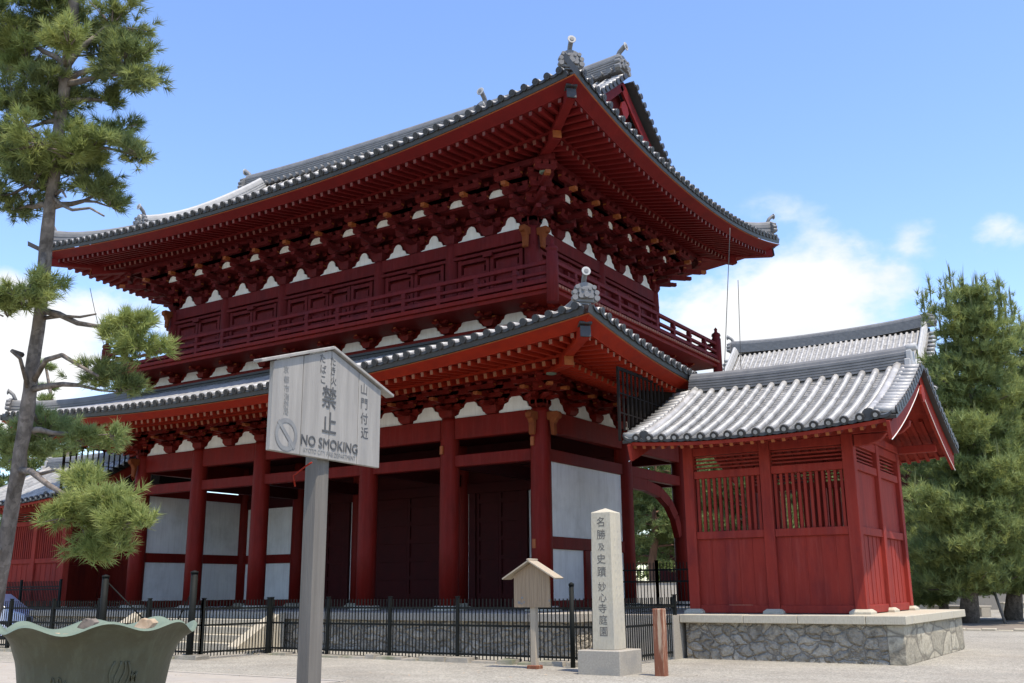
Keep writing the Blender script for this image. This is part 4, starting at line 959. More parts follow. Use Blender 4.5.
for xa, xb, yk in ((-6.2, 4.7, -4.42), (-26, -5.4, -6.62)):
    x = xa
    while x < xb:
        x1 = min(x + random.uniform(.3, .95), xb); dy, dz = random.uniform(-.06, .06), random.uniform(.03, .13); g = random.uniform(.01, .05)
        y0, y1, q = yk - .2 + dy, yk + .24, random.uniform(.01, .05)
        kb.add([(x+q, y0, -.04), (x1-g, y0+q, -.04), (x1-g, y1, -.04), (x, y1, -.04), (x+q*.6+.01, y0+.03, dz-q*.6), (x1-g-.02, y0+q+.02, dz), (x1-g-.01, y1-.02, dz), (x+.02, y1-.02, dz+.01)],
               [(0,3,2,1),(4,5,6,7),(0,1,5,4),(1,2,6,5),(2,3,7,6),(3,0,4,7)]); x = x1
struct(kb.build('kerb', 'kerb', None, .02))

# ================================================================== the big notice board
dL, dR = 6.15, 7.12
pLb, pRb = atp(269.5, 453.5, dL), atp(379.5, 464.8, dR)
ctr = (pLb + pRb)/2; bw = ((pRb - pLb) * Vector((1,1,0))).length; bax = ((pRb - pLb) * Vector((1,1,0))).normalized(); bn = Vector((bax.y, -bax.x, 0)); zb = ctr.z
eave_h = ((atp(269.5, 358.5, dL).z - pLb.z) + (atp(379.5, 384, dR).z - pRb.z))/2; peak_h = atp(329, 351, (dL+dR)/2 - .02).z - zb + .05
sign = thing('notice_board', 'tall grey wooden no smoking notice board on a square post', 'notice board', (ctr.x, ctr.y, 0))
SO = Vector((ctr.x, ctr.y, zb)); UZ = Vector((0,0,1))
for (u0, u1) in ((-.5, -.252), (-.25, -.002), (.0, .268), (.27, .5)):
    b = MB(); a0, a1 = u0*bw, u1*bw; hh = lambda a: peak_h + (eave_h - peak_h)*abs(a)/(bw/2)
    poly = [(a0, 0), (a1 - .003, 0), (a1 - .003, hh(a1))] + ([(0, peak_h)] if a0 < 0 < a1 else []) + [(a0, hh(a0))]
    b.prism(poly, SO - bn*.035, bax, UZ, bn, .035); b.build('board', 'wood_grey', sign, .003)
for sg in (-1, 1):
    b = MB(); sl_ = (eave_h - peak_h)/(bw/2); p0 = SO + UZ*(peak_h + .006) - bn*.015; p1 = p0 + bax*sg*(bw/2 + .13) + UZ*sl_*(bw/2 + .13)
    b.beam(p0 + UZ*.012, p1 + UZ*.012, .075, .022); b.build('roof_board', 'wood_grey', sign, .004)
pc = SO - bn*.095; hpw = .058
b = MB(); b.box(pc.x-hpw, pc.x+hpw, pc.y-hpw, pc.y+hpw, 0, zb + .5); b.build('post', 'wood_post', sign, .008)
def put(txt, a, h, size, m='ink', bold=0., cond=1., heavy=0.):
    if heavy:
        for i, (da, dh) in enumerate(((heavy, 0), (-heavy, 0), (0, heavy), (0, -heavy))): put_at(txt, a + da, h + dh, size, m, cond, .0006*(i + 1))
    return put_at(txt, a, h, size, m, cond, 0)
def put_at(txt, a, h, size, m, cond, lift):
    bold = 0
    mt = frame(SO + bax*a + UZ*h + bn*(.002 + lift), bax, UZ) @ Matrix.Diagonal((cond, 1, 1, 1)); return text_mesh('lettering', txt, size, mt, m, sign, bold=bold, extrude=.0004)
def sgn(u, v):                                            # photo position on the board -> board coordinates
    t = np.linspace(dL, dR, 400); best = None
    for d in t:
        p = atp(u, v, d); e = abs((p - SO).dot(bn))
        if best is None or e < best[0]: best = (e, p)
    p = best[1] - SO; return p.dot(bax), p.z
for ch, u, v in (('京',286,370),('都',286.5,380),('市',286.5,389),('消',286.5,397.5),('防',286,405),('局',286,412)):
    a, h = sgn(u, v); put(ch, a, h, .051, 'ink_soft')
for ch, u, v in (('た',322.5,359),('ば',323,370),('こ',323,380),('た',333,362),('き',333,371.5),('火',333.5,381.5)):
    a, h = sgn(u, v); put(ch, a, h, .066, 'ink')
a, h = sgn(329, 399); put('禁', a, h, .158, 'ink', heavy=.0013); a, h = sgn(329, 425); put('止', a, h, .158, 'ink', heavy=.0013)
for ch, u, v in (('山',364,390),('門',364,404.5),('付',364,419.5),('近',364.5,434)):
    a, h = sgn(u, v); put(ch, a, h, .088, 'ink')
a, h = sgn(330, 445); mt = put('NO SMOKING', a, h, .094, 'ink', heavy=.0012)
a, h = sgn(330, 454.5); put('KYOTO CITY FIRE DEPARTMENT', a, h, .043, 'ink_soft', 0, .86)
ca, ch_ = sgn(286, 434.5); b = MB(); cc = SO + bax*ca + UZ*ch_ + bn*.003; rr = .098
b.grid([[cc + (bax*math.cos(t) + UZ*math.sin(t))*r_ for t in np.linspace(0, 2*math.pi, 41)] for r_ in (rr*1.06, rr*.78)])
dd = (bax*.7 - UZ*.7); b.beam(cc - dd*rr*1.15 + bn*.0004, cc + dd*rr*1.15 + bn*.0004, .026, .001, up=bn)
b.beam(cc + bax*.03 - UZ*.075, cc + bax*.03 - UZ*.035, .02, .001, up=bn); b.build('no_smoking_symbol', 'ink_soft', sign)
b = MB(); q = atp(306, 466, 6.5); b.tube([q + Vector((.05,.0,.02)), q, q + Vector((-.09,-.02,-.06)), q + Vector((-.07,-.02,-.13))], .006, 5); b.build('tie_cord', 'red_bright', sign)

# ---- small roofed notice board
sb = thing('small_notice_board', 'small roofed wooden notice board on a thin post before the railing', 'notice board', (3.05, -5.37, 0))
b = MB(); b.box(2.985, 3.11, -5.36, -5.24, 0, 1.95); b.build('post', 'wood_pale', sb, .006)
for i in range(9):
    x0, x1 = 2.625 + i*.0955, 2.625 + (i+1)*.0955; hh = lambda x: 1.85 + .24*(1 - abs(x - 3.055)/.43); b = MB()
    mid = [(3.055, hh(3.055))] if x0 < 3.055 < x1 else []
    b.prism([(x0, 1.2), (x1-.002, 1.2), (x1-.002, hh(x1))] + mid + [(x0, hh(x0))], (0,-5.40,0), (1,0,0),(0,0,1),(0,1,0), .035); b.build('board', 'wood_new', sb)
b = MB(); b.box(2.66, 3.45, -5.362, -5.34, 1.30, 1.36); b.box(2.66, 3.45, -5.362, -5.34, 1.70, 1.76); b.build('batten', 'wood_new', sb)
for sg in (-1, 1):
    b = MB(); b.beam((3.055, -5.36, 2.125), (3.055 + sg*.64, -5.36, 2.125 - .64*.56), .34, .03); b.build('roof_board', 'wood_pale', sb, .004)
b = MB(); b.tube([(3.055, -5.55, 2.15), (3.055, -5.17, 2.15)], .022, 8); b.build('roof_cap', 'wood_pale', sb)
b = MB(); b.box(2.93, 3.17, -5.42, -5.18, -.02, .07); b.build('footing', 'red_post', sb, .01)
for (x, z, w, h) in ((2.80, 1.37, .05, .04), (2.72, 1.27, .06, .05), (2.79, 1.26, .05, .03), (2.86, 1.28, .03, .04), (3.46, 1.31, .03, .04)):
    b = MB(); b.box(x, x+w, -5.4025, -5.4005, z, z+h); b.build('worn_stain', 'ink_soft', sb)

# ---- inscribed stone pillar
sm = thing('stone_pillar', 'tall inscribed granite pillar on a square stone plinth', 'stone monument', (4.94, -5.66, 0))
b = MB(); b.box(4.50, 5.40, -6.10, -5.20, -.02, .44); b.build('plinth', 'granite', sm, .015)
mx_, my_ = 4.95, -5.65; b = MB(); r0, r1 = .235, .212
vs = [(mx_+sx_*r0, my_+sy*r0, .441) for sx_, sy in ((-1,-1),(1,-1),(1,1),(-1,1))] + [(mx_+sx_*r1, my_+sy*r1, 3.0) for sx_, sy in ((-1,-1),(1,-1),(1,1),(-1,1))] + [(mx_, my_, 3.09)]
b.add(vs, [(0,1,5,4),(1,2,6,5),(2,3,7,6),(3,0,4,7),(4,5,8),(5,6,8),(6,7,8),(7,4,8),(3,2,1,0)]); b.build('pillar', 'granite_light', sm, .008)
tilt = (r0 - r1)/(3.0 - .44); ay = Vector((0, tilt, 1)).normalized()
for i, (ch, z, s_) in enumerate((('名', 2.80, .20), ('勝', 2.56, .20), ('及', 2.33, .15), ('史', 2.10, .20), ('蹟', 1.86, .20), ('妙', 1.58, .18), ('心', 1.38, .18), ('寺', 1.18, .19), ('庭', .97, .19), ('園', .76, .19))):
    y = my_ - r0 + tilt*(z - .44) - .002; text_mesh('inscription', ch, s_, frame((mx_ + random.uniform(-.012, .012), y, z), (1,0,0), ay), 'carve', sm, extrude=.001)
for k, yy in enumerate((-.07, .07)):
    for j in range(13 if k else 9):
        z = 2.62 - j*.15; x = mx_ + r0 - tilt*(z-.44) + .002; b = MB(); 
        for q in range(3): b.box(x-.001, x+.001, my_+yy-.035+.012*q, my_+yy-.03+.03*q, z-.03+.025*q, z-.022+.025*q)
        b.build('worn_carving', 'carve_soft', sm)
# ---- short weathered post
b = MB(); b.box(5.93, 6.13, -5.78, -5.60, -.05, 1.19); rp_ = b.build('weathered_post', 'red_post', None, .012)
tag(rp_, 'short peeling reddish wooden post standing beside the inscribed stone pillar', 'post')

# ================================================================== bronze lotus basin
bc = atp(97, 640, 6.4); BX, BY = bc.x, bc.y
basin = thing('lotus_basin', 'weathered green bronze basin with a wavy lotus leaf rim', 'basin', (BX, BY, 0))
VD = math.atan2(CPOS[1]-BY, CPOS[0]-BX)
def basin_pt(t, ph, inner=0.):
    # t 0 foot .. 1 rim
    prof = [(0,.36),(.05,.39),(.12,.37),(.3,.375),(.5,.405),(.7,.43),(.84,.46),(.92,.50),(.97,.55),(1.,.605)]
    r = np.interp(t, [p[0] for p in prof], [p[1] for p in prof]); wv = max(0, (t - .8)/.2)**1.5
    lobe = math.cos(8*(ph - VD - R(5))); z = .02 + t*1.32 + wv*.027*lobe + .012*wv*math.cos(3*ph + .4); r += wv*.008*lobe - inner
    return Vector((BX + r*math.cos(ph), BY + r*math.sin(ph), z))
PH = np.linspace(0, 2*math.pi, 121); b = MB(); b.grid([[basin_pt(t, p) for p in PH] for t in np.linspace(0, 1, 40)], 0, True)
b.build('bowl', 'bronze', basin)
b = MB(); b.grid([[basin_pt(1, p) for p in PH], [basin_pt(1, p, .012) + Vector((0,0,.014)) for p in PH], [basin_pt(1, p, .03) + Vector((0,0,.008)) for p in PH]] + [[basin_pt(t, p, .035) for p in PH] for t in np.linspace(.99, .6, 16)], 0, True)
b.build('rim', 'verdigris', basin)
b = MB()                                                   # cast wave crest in relief on the side facing the path
vd = VD
def onbowl(dphi, z): return basin_pt((z - .02)/1.335, vd + dphi, -.004)
for k in range(4):
    b.tube([onbowl(.22 + .07*k + .03*math.sin(7*s_ + k), .92 + s_*.24) for s_ in np.linspace(0, 1, 10)], .007, 5)
for k in range(3):
    b.tube([onbowl(.46 + .025*s_, .93 + .07*k + .03*math.sin(5*s_)) for s_ in np.linspace(0, 4, 9)], .007, 5)
for k in range(5):
    b.tube([onbowl(-.55 + .1*k + .09*s_, 1.05 + .03*math.sin(6*s_ + 2*k) - .02*k) for s_ in np.linspace(0, 1.6, 10)], .004, 5)
b.build('relief_crest', 'bronze', basin)
for e in (.12, .10):
    b = MB(); 
b = MB(); b.lathe([(.43, 1.18), (.30, 1.215), (.0, 1.225)], (BX, BY, 0), 40); so_ = b.build('soil', 'soil', basin)
ck = MB()
for i in range(170):
    r_, p = .43*math.sqrt(random.random()), random.uniform(0, 6.283); c = Vector((BX + r_*math.cos(p), BY + r_*math.sin(p), 1.235 + random.uniform(0,.05)))
    dv = Vector((random.uniform(-1,1), random.uniform(-1,1), random.uniform(-.3,.6))).normalized(); ck.beam(c - dv*.03, c + dv*random.uniform(.02,.05), random.uniform(.02,.05), random.uniform(.008,.03))
co_ = ck.build('bark_litter', 'shell'); co_['kind'] = 'stuff'; tag(co_, 'dry bark chips and leaves heaped inside the bronze basin', 'bark litter')
for (u, v, s_) in ((143, 618, .8), (86, 618, .7)):
    p = atp(u, v, 6.5); b = MB(); [b.prism([(a_*s_, c_*s_) for a_, c_ in poly_], p + Vector(o_)*s_, Vector(ax_).normalized(), (0,0,1), (.5,.6,.1), .06*s_) for poly_, o_, ax_ in (([(-.09,-.05),(-.03,-.07),(.05,-.06),(.09,-.02),(.05,.02),(.02,.012),(-.02,.03),(-.06,-.01)], (0,0,-.03), (.85,.5,.1)), ([(-.07,-.04),(.0,-.05),(.06,-.02),(.03,.015),(-.03,.0)], (-.07,.03,-.055), (.7,.3,-.2)))]
    o_ = b.build('wood_chunk', 'shell' if u > 100 else 'bark', None, .006); tag(o_, 'pale broken wood chunk lying in the bronze basin' if u > 100 else 'dark bark chunk lying in the bronze basin', 'wood chunk')

# ================================================================== vegetation
def pad_tufts(c, rx, ry, rz, n, up=.55, shell=.35, cs=None, flat=.45):
    """tufts gathered in sprays that sit irregularly through an ellipsoidal bough, top heavy"""
    cs = cs or .30*(rx*ry*rz)**(1/3); m = max(4, n//9)
    q = RNG.normal(size=(m, 3)); q /= np.linalg.norm(q, axis=1, keepdims=True); r = RNG.uniform(.15, 1, m)**.55*(1 + .14*RNG.normal(size=m))
    ctr = q * r[:, None] * np.array((rx, ry, rz)); k = RNG.integers(0, m, n); g = RNG.normal(size=(n, 3)) * np.array((1, 1, flat)) * cs
    ax = q[k]*np.array((.7, .7, .3)) + g/(cs + 1e-9)*.35 + np.array((0, 0, up)) + RNG.normal(size=(n, 3))*.2
    return np.hstack([ctr[k] + g + np.array(c), ax])
def limb(b, p0, p1, r0, r1, sag=.0, n=6, j=.05, m=0):
    pts = bez(p0, p1, sag, n, j); b.tube(pts, [r0 + (r1-r0)*i/n for i in range(n+1)], 7, m); return pts
# --- the tall leaning pine on the left, about 14 m away
D0 = 14.
pine = thing('pine_tree', 'tall leaning pine with bare grey trunk and open layered branches', 'pine tree', tuple(atp(-26, 703, D0)))
tk = [(-27, 712), (-8, 620), (5, 545), (18, 470), (30, 390), (40, 310), (48, 230), (58, 140), (67, 67), (73, 10), (78, -60), (84, -140)]
trunk = [atp(u, v, D0) for u, v in tk]; trunk[0].z = -.05
b = MB(); fine = []
for i in range(len(trunk)-1):
    for k in range(4):
        t = k/4; a = [trunk[max(i-1,0)], trunk[i], trunk[i+1], trunk[min(i+2, len(trunk)-1)]]
        fine.append(.5*((2*a[1]) + (-a[0]+a[2])*t + (2*a[0]-5*a[1]+4*a[2]-a[3])*t*t + (-a[0]+3*a[1]-3*a[2]+a[3])*t**3) + Vector((random.uniform(-.01,.01), random.uniform(-.01,.01), 0)))
nf = len(fine); b.tube(fine, [.115*(1-.5*i/nf) * (1.35 if i < 2 else 1) * random.uniform(.93, 1.07) for i in range(nf)], 14); b.build('trunk', 'bark', pine)
def tr(v):                                                 # trunk point at photo height v
    return min(fine, key=lambda p: abs(p.z - atp(50, v, D0).z))
br = MB(); tufts = []; tl = []; pads = [
  # u, v, depth, rx(px), ry(px), density, light, trunk v
  (12,18,14.2,38,30,1.,0,60),(60,10,14.6,40,26,.9,0,40),(112,18,14,34,22,.8,0,60),(125,62,13.8,40,26,1.1,0,85),(142,78,13.6,20,12,.8,0,85),(100,46,14.6,34,26,.9,0,80),(30,62,14.3,42,26,1.,1,90),
  (70,40,13.2,34,18,.8,1,70),(60,92,14.8,44,22,1.,0,120),(110,98,14.3,24,12,.7,0,110),(15,100,14,30,22,1.,0,120),
  (40,138,13.6,52,20,1.2,1,165),(92,142,13.8,42,18,1.1,1,165),(140,152,13.6,26,9,.9,0,165),(8,150,14.4,24,22,.9,0,170),(75,168,14.4,46,16,1.,0,180),
  (30,182,14,34,18,.9,0,195),(98,190,14.2,28,18,1.,0,205),(110,204,14.1,14,9,.6,0,205),(15,205,14.3,26,14,.6,0,215),(65,120,14.4,40,16,.9,0,130),(5,60,15,30,30,.9,0,80),
  (10,40,14.3,34,22,1.,0,60),(45,86,14,34,18,1.,0,120),(2,128,14.2,24,22,1.,0,130),(58,152,13.7,36,14,1.,1,165),(25,165,14.2,34,16,1.,0,180),(130,48,14.2,26,20,.9,0,80),(118,128,14.1,20,14,.8,0,165),(-5,190,14,24,18,.9,0,195),
  (40,-30,14,60,34,1.,0,-40),(105,-25,14.4,40,28,.8,0,-20),
  (22,292,13.4,36,18,1.1,1,260),(45,280,13.6,18,12,.8,1,260),(8,312,13.6,20,16,.8,1,270),
  (128,322,13.0,26,15,1.2,1,318),(142,344,12.9,26,14,1.2,1,318),(110,334,13.2,16,14,.7,1,318),(158,348,12.9,12,8,.7,1,318),
  (100,376,13.4,22,14,1.1,0,382),(120,388,13.3,22,13,1.1,0,382),
  (45,430,14.6,40,22,1.,2,420),(85,440,14.4,32,12,1.,2,430),(20,445,14.8,28,20,.9,2,440),(108,432,14.3,14,7,.6,2,430),
  (90,480,12.4,24,15,1.1,1,462),(112,496,12,26,17,1.2,1,462),(72,510,12.2,24,18,1.1,1,462),(122,520,11.9,24,16,1.1,1,462),(145,522,11.8,15,8,.8,1,462),(92,546,12.2,28,12,1.1,1,462),(120,545,12,14,9,.8,1,462),(98,515,12.5,34,26,.8,1,462)]
tlight, tmid, tdark, hubs = [], [], [], {}
for (u, v, d, rx, ry, den, lt, tv_) in pads:
    c = atp(u, v, d); k = d/FPX*(.86 if tv_ == 462 else 1.); n = int(rx*ry*(.165 if lt != 1 else .15)*den) + 10
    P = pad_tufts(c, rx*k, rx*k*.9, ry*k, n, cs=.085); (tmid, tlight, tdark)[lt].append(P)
    t0 = tr(tv_); key = (tv_, c.x > t0.x)
    if key not in hubs:
        mates = [atp(p_[0], p_[1], p_[2]) for p_ in pads if p_[7] == tv_ and (atp(p_[0], p_[1], p_[2]).x > t0.x) == key[1]]
        hb = sum(mates, Vector())/len(mates); hb = t0.lerp(hb, .62); hubs[key] = hb; L = (hb - t0).length
        jj = lambda: Vector((random.uniform(-1,1), random.uniform(-1,1), random.uniform(-1,1)))*.045*L
        br.tube([t0, t0.lerp(hb, .3) + jj() + Vector((0,0,.04*L)), t0.lerp(hb, .65) + jj(), hb], [.05, .044, .036, .028], 7)
    hb = hubs[key]; e_ = c - Vector((0,0,ry*k*.35))
    br.tube([hb, hb.lerp(e_, .5) + Vector((random.uniform(-.06,.06), random.uniform(-.06,.06), random.uniform(-.03,.08))), e_], [.026, .018, .009], 5)
    for q in P[::7]:
        br.tube([c - Vector((0,0,ry*k*.3)) + (Vector(q[:3]) - c)*.25, Vector(q[:3]) - Vector(q[3:6])*.03], [.012, .005], 4, caps=False)
for path, r_ in (([(45,318),(62,316),(80,317),(96,314)], .03), ([(33,382),(46,360),(62,355),(80,366),(98,376)], .045), ([(22,355),(12,350)], .04), ([(30,395),(20,358),(11,351)],.04), ([(52,196),(62,205),(72,210),(90,208),(104,216)], .03),
                ([(5,548),(-10,552)], .05), ([(22,470),(40,474),(56,470),(70,478)], .035), ([(55,195),(62,190),(66,197)], .03)):
    pts = [atp(u, v, D0 - .25*i) for i, (u, v) in enumerate(path)]; br.tube(pts, [r_*(1-.6*i/(len(pts)-1)) for i in range(len(pts))], 6)
br.build('branches', 'bark', pine)
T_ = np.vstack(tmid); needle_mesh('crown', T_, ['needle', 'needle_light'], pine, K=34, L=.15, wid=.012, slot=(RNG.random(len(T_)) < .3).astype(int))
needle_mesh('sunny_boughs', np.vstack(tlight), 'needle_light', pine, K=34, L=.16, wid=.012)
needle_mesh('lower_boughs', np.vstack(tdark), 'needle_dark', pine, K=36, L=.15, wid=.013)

# --- conical conifers at the right
def conifer(label, u, vtop, D, hw, seed, name='pine_tree', lean=0., dens=1., group=None, vbase=None, tw=.32):
    """dense cone of tiers of upturned boughs"""
    rg = np.random.default_rng(seed); base = atp(u, 615, D); base.z = 0; top = atp(u + lean, vtop, D); Ht = top.z
    t = thing(name, label, 'pine tree', tuple(base), group); b = MB()
    pts = [base.lerp(Vector((top.x, top.y, Ht*.96)), i/8) + Vector((rg.normal()*.08, rg.normal()*.08, 0))*(0 < i < 8) for i in range(9)]; pts[0].z = -.1
    b.tube(pts, [tw*(1.35 if i == 0 else 1)*(1-.9*i/8) + .02 for i in range(9)], 10); tb = b.build('trunk', 'bark', t)
    bb_ = MB(); T = []; cand = []; z = Ht*.105
    while z < Ht*.985:
        f = z/Ht; Rm = hw*(1 - f)**.52*(.86 if f > .22 else .52 + 1.55*f) ; nb = max(4, int(11*(1-f)+4))
        for i in range(nb + 2):
            az = rg.uniform(0, 6.283); L = Rm*(rg.uniform(.45, 1.0) if rg.random() < .8 else rg.uniform(1., 1.35)); p0 = Vector(np.array(base.lerp(top, min(1, f)))); p0.z = z
            e = p0 + Vector((math.cos(az)*L, math.sin(az)*L, rg.uniform(-.02, .38)*L))
            bb_.tube([p0, p0.lerp(e, .5) - Vector((0,0,.06*L)), e], [.05*(1-f)+.015, .03, .01], 5, caps=False)
            n = int(22*dens*(L/2 + .45)); s_ = .25 + .8*rg.random(n)**.7; w = .14 + .15*L*(1.1 - abs(s_ - .7))
            P = np.array(p0)[None] + (np.array(e - p0))[None]*s_[:, None] + rg.normal(size=(n, 3))*np.c_[w, w, w*.42]*.75
            ax = np.array((math.cos(az), math.sin(az), 0))*.5 + np.array((0, 0, .9)) + rg.normal(size=(n, 3))*.35
            T.append(np.hstack([P, ax]))
            if f > .25 and rg.random() < .65:
                cand += [[e.x, e.y, e.z + .25, rg.normal()*.06, rg.normal()*.06, 1]]
        z += .42 + .25*(1-f)
    for i in range(11):
        dx, dy = rg.normal(size=2)*hw*.26; zt_ = -.35*math.hypot(dx, dy) + rg.uniform(-.9, .3)
        cand += [[top.x + dx, top.y + dy, top.z + zt_ + q_*.3, rg.normal()*.04, rg.normal()*.04, 1] for q_ in range(rg.integers(2, 4))]
        n = 14; P = np.array(top)[None] + np.c_[np.full(n, dx), np.full(n, dy), rg.uniform(-1.6, .0, n)] + rg.normal(size=(n,3))*.14; T.append(np.hstack([P, np.tile((0,0,1.), (n,1)) + rg.normal(size=(n,3))*.3]))
    bb_.build('branches', 'bark', t); T = np.vstack(T); nT, nC = len(T), len(cand); T = np.vstack([T, cand])
    slot = np.r_[(rg.random(nT) < .30).astype(int), np.full(nC, 2)]
    needle_mesh('crown', T, ['needle_dark', 'needle_light', 'candle'], t, K=22, L=np.r_[rg.uniform(.26, .42, nT), rg.uniform(.5, 1.0, nC)], wid=.032, spread=np.r_[np.full(nT, 1.2), np.full(nC, .10)], slot=slot); return t
conifer('dense conical pine with many upright candles beside the pavilion gable', 968, 284, 43, 4.0, 3, dens=1.7)
conifer('bushy pine standing behind the wooden prop next to the conical pine', 1012, 318, 46, 3.9, 5, lean=22, dens=1.5)
conifer('low wide pine in shade close behind the pavilion wall', 945, 440, 48, 2.6, 9, dens=1.1, tw=.2)
# prop against the trunk
pp = MB(); a = atp(1005, 619, 41.5); a.z = 0; c = atp(992, 585, 42.5); pp.tube([a, c], .06, 7); pr_ = pp.build('tree_prop', 'wood_post'); tag(pr_, 'slanting wooden prop leaning against a pine trunk', 'tree prop')

# --- distant pine with flat pads beyond the lower roof
def far_tree(label, u, v0, v1, D, w, seed, kind='pine', group=None, bark='bark', mname='leaf_far'):
    rg = np.random.default_rng(seed); base = atp(u, v1, D); base.z = min(base.z, 0.); top = atp(u, v0, D); t = thing('pine_tree' if kind == 'pine' else 'tree', label, 'pine tree' if kind == 'pine' else 'tree', (base.x, base.y, 0), group)
    b = MB(); n = 6; pts = [Vector((base.x, base.y, -.1)).lerp(top, i/n) + Vector((rg.normal()*.15, rg.normal()*.15, 0))*(i > 0) for i in range(n+1)]; b.tube(pts, [.28*(1-.8*i/n)*(D/60+.3) for i in range(n+1)], 8); 
    T = []; Ht = top.z
    for i in range(26 if kind != 'pads' else 7):
        f = rg.uniform(.32, 1.) if kind != 'pads' else .55 + .45*i/6; p0 = Vector((base.x, base.y, 0)).lerp(top, f); az = rg.uniform(0, 6.28); L = w*(1.15 - f*.75)*rg.uniform(.4, 1.)
        c = p0 + Vector((math.cos(az)*L, math.sin(az)*L, rg.uniform(-.1, .3))); b.tube([p0, p0.lerp(c, .5) + Vector((0,0,.1)), c], [.09, .06, .02], 5, caps=False)
        r_ = w*rg.uniform(.30, .5); P = pad_tufts(c, r_, r_, r_*(.5 if kind != 'pads' else .28), int(60*(r_/1.2)**1.3) + 20, up=.7); T.append(P)
    b.build('trunk', bark, t); needle_mesh('crown', np.vstack(T), mname, t, K=18, L=.34*(D/55)**.5, wid=.05*(D/55)); return t
far_tree('small distant pine with flat cloud shaped pads above the lower temple roof', 52, 366, 560, 58, 1.7, 21, 'pads', mname='needle_dark')
GR = 'trees in the grounds behind the gate'
for i, (u, v0, D, w, lab) in enumerate((
    (655, 452, 62, 3.2, 'sunlit pine with a reddish trunk seen through the gap beside the pavilion'), (690, 440, 74, 3.6, 'taller pine behind the sunlit one in the gap beside the pavilion'), (632, 470, 70, 2.8, 'pine seen just beside the gate column in the gap'),
    (745, 455, 60, 3.2, 'pine glimpsed through the lattice window nearer the temple gate'), (815, 455, 62, 3.2, 'pine glimpsed through the lattice window nearer the pavilion corner'),
    (20, 440, 66, 3.4, 'bushy tree behind the leaning pine trunk'), (70, 452, 78, 3.4, 'pale green tree above the left pavilion roof'), (-25, 430, 60, 3.6, 'tall tree behind the parked car'),
    (925, 520, 84, 3.4, 'shaded low tree behind the pavilion corner post'), (1000, 470, 88, 4.0, 'dark tree far behind the propped pine'), (1050, 430, 80, 4.2, 'big tree far beyond the gravel behind the bushy pine'), (905, 470, 92, 3.2, 'tree far behind the pavilion gable'))):
    far_tree(lab, u, v0, 600, D, w, 40 + i, 'tree' if i > 4 else 'pine', GR, 'bark_red' if i < 5 else 'bark')
W_ = []
for i in range(150):
    u = RNG.uniform(-250, 1300); D = RNG.uniform(100, 135); c = atp(u, 560, D); hgt = RNG.uniform(3.5, 8.5); r_ = RNG.uniform(2.2, 4.2)
    for z in np.arange(1.2, hgt, 1.7): W_.append(pad_tufts((c.x, c.y, z), r_*(1.15 - .6*z/hgt), r_*(1.15 - .6*z/hgt), 1.3, 42, up=.6))
wl = needle_mesh('woodland', np.vstack(W_), 'leaf_far', None, K=16, L=.75, wid=.12); wl['kind'] = 'stuff'; tag(wl, 'far wooded belt closing the grounds behind the halls', 'woodland')
# low walls and edging stones far on the right, pale fence behind the gap
def low_wall(label, u0, u1, D, z, th, mname, name='low_wall', D1=None):
    a, c = atp(u0, 600, D), atp(u1, 600, D1 or D); a.z = c.z = z/2; b = MB(); b.beam(a, c, th, z); 
    b.beam(a + Vector((0,0,z/2+.05)), c + Vector((0,0,z/2+.05)), th*1.3, .1); o = b.build(name, mname, None, .02); tag(o, label, 'wall'); return o
low_wall('long pale earthen wall far beyond the conical pine', 880, 1130, 96, 2.1, .5, 'hedge_wall'); low_wall('low stone edging in the shade under the conical pine', 930, 985, 56, .45, .6, 'granite', D1=52)
low_wall('sunlit stone edging beyond the slanting wooden prop', 1000, 1060, 60, .5, .6, 'granite_light'); low_wall('pale wall seen through the iron gate beside the pavilion', 600, 900, 58, 1.9, .4, 'hedge_wall')
low_wall('grey wall behind the parked car', -120, 60, 62, 2.6, .5, 'hedge_wall')
kb = MB()
for i in range(7):
    p = Vector((6.9 + i*.52, 17.0 - i*.02, 0)); kb.box(p.x, p.x + .47, p.y - .15, p.y + .12, -.03, .06 + random.uniform(-.02, .03))
struct(kb.build('planting_kerb', 'granite_light', None, .02))
b = MB(); q = atp(985, 612, 42); n = 40; ring = [(q.x + 6.5*math.cos(t)*1.2, q.y + 6*math.sin(t)) for t in np.linspace(0, 2*math.pi, n, endpoint=False)]; b.add([(x, y, .012) for x, y in ring], [tuple(range(n))]); struct(b.build('planting_ground', 'soil'))

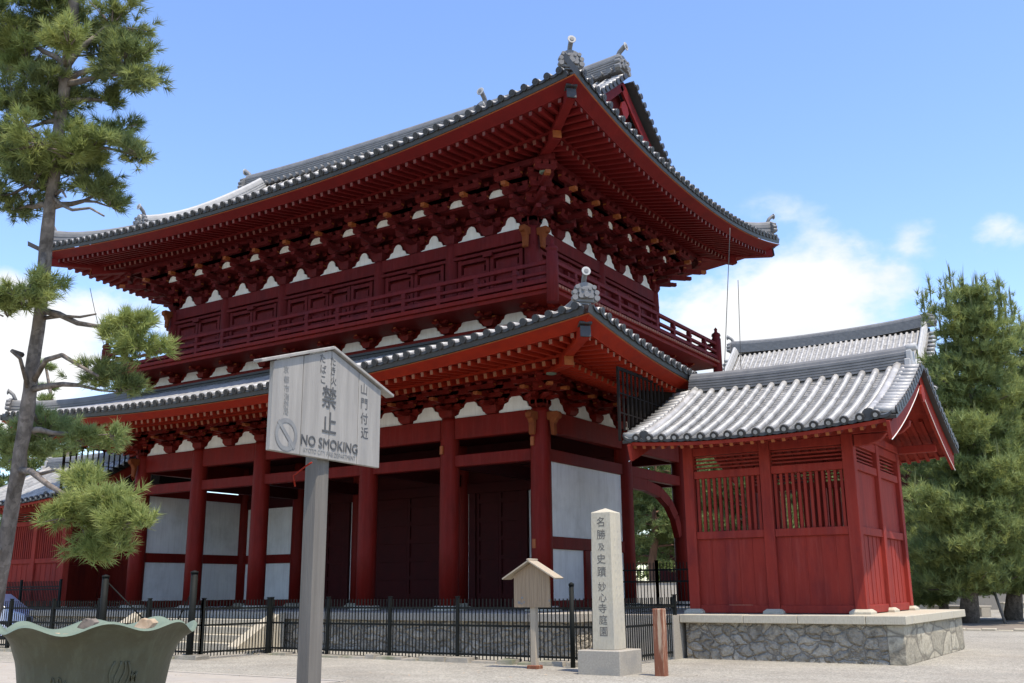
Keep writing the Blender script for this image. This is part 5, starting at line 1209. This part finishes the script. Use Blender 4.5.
lf = MB()
for i in range(260):
    p = atp(RNG.uniform(-20, 1040), RNG.uniform(640, 720), 20); d_ = p - Vector(CPOS); t_ = -CPOS[2]/d_.z
    if t_ <= 0: continue
    p = Vector(CPOS) + d_*t_
    if p.y > -4.75 or p.y < -22: continue
    a_ = RNG.uniform(0, 6.28); w_, l_ = RNG.uniform(.008, .02), RNG.uniform(.02, .06); e1, e2 = Vector((math.cos(a_), math.sin(a_), .15)), Vector((-math.sin(a_), math.cos(a_), .1))
    p.z = .012; lf.add([p - e1*l_, p + e2*w_, p + e1*l_, p - e2*w_ + Vector((0,0,.006))], [(0,1,2,3)])
lo_ = lf.build('fallen_leaves', 'shell'); lo_['kind'] = 'stuff'; tag(lo_, 'dry leaves and pine needles strewn on the pale gravel', 'fallen leaves')
# ================================================================== parked car at the far left
car_p = atp(-22, 600, 36); cx_, cy_ = car_p.x, car_p.y
car = thing('parked_car', 'pale silver blue car parked behind the railing and the leaning pine', 'car', (cx_, cy_, 0))
ca_ = Vector((.84, .54, 0)).normalized(); cs = Vector((-ca_.y, ca_.x, 0)); O = Vector((cx_, cy_, 0))
b = MB(); prof = [(-2.1,.35),(-2.1,.75),(-1.9,.92),(-1.2,1.0),(-.6,1.52),(.8,1.55),(1.5,1.05),(2.15,.85),(2.2,.4),(2.1,.3)]
b.prism(prof, O - cs*.8, ca_, (0,0,1), cs, 1.6); b.build('body', 'car', car, .07, 3)
b = MB(); b.prism([(-1.0,1.05),(-.52,1.46),(.72,1.48),(1.28,1.05)], O - cs*.815, ca_, (0,0,1), cs, 1.63); b.build('window', 'glass', car, .01)
for sx_ in (-1.35, 1.4):
    for sy in (-.72, .72):
        b = MB(); c = O + ca_*sx_ + cs*sy + Vector((0,0,.32)); b.tube([c - cs*.11, c + cs*.11], .32, 20); w_ = b.build('wheel', 'rubber', car, .02)
        b = MB(); b.tube([c - cs*.118, c + cs*.118], .19, 16); b.build('rim', 'car', w_)
for sy in (-.55, .55):
    b = MB(); c = O + ca_*2.17 + cs*sy + Vector((0,0,.68)); b.beam(c, c + ca_*.05, .3, .14); b.build('headlight', 'glass', car, .02)
# ================================================================== lightning conductor wires
def wire(label, a, c, sag):
    b = MB(); b.tube(bez(a, c, -sag, 10), .012, 5); o = b.build('conductor_wire', 'cable'); tag(o, label, 'wire', 'conductor wires hung from the upper eave')
wire('long thin wire hanging from the upper eave past the balcony corner post', atp(730, 228, 29), atp(724, 380, 30), .0); wire('short slanting wire ending above the pavilion roof ridge', atp(738, 280, 33), atp(741, 372, 34), 0.)
wire('slack wire hanging from the upper eave behind the pine bough', atp(90, 288, 36), atp(104, 345, 36), .1)
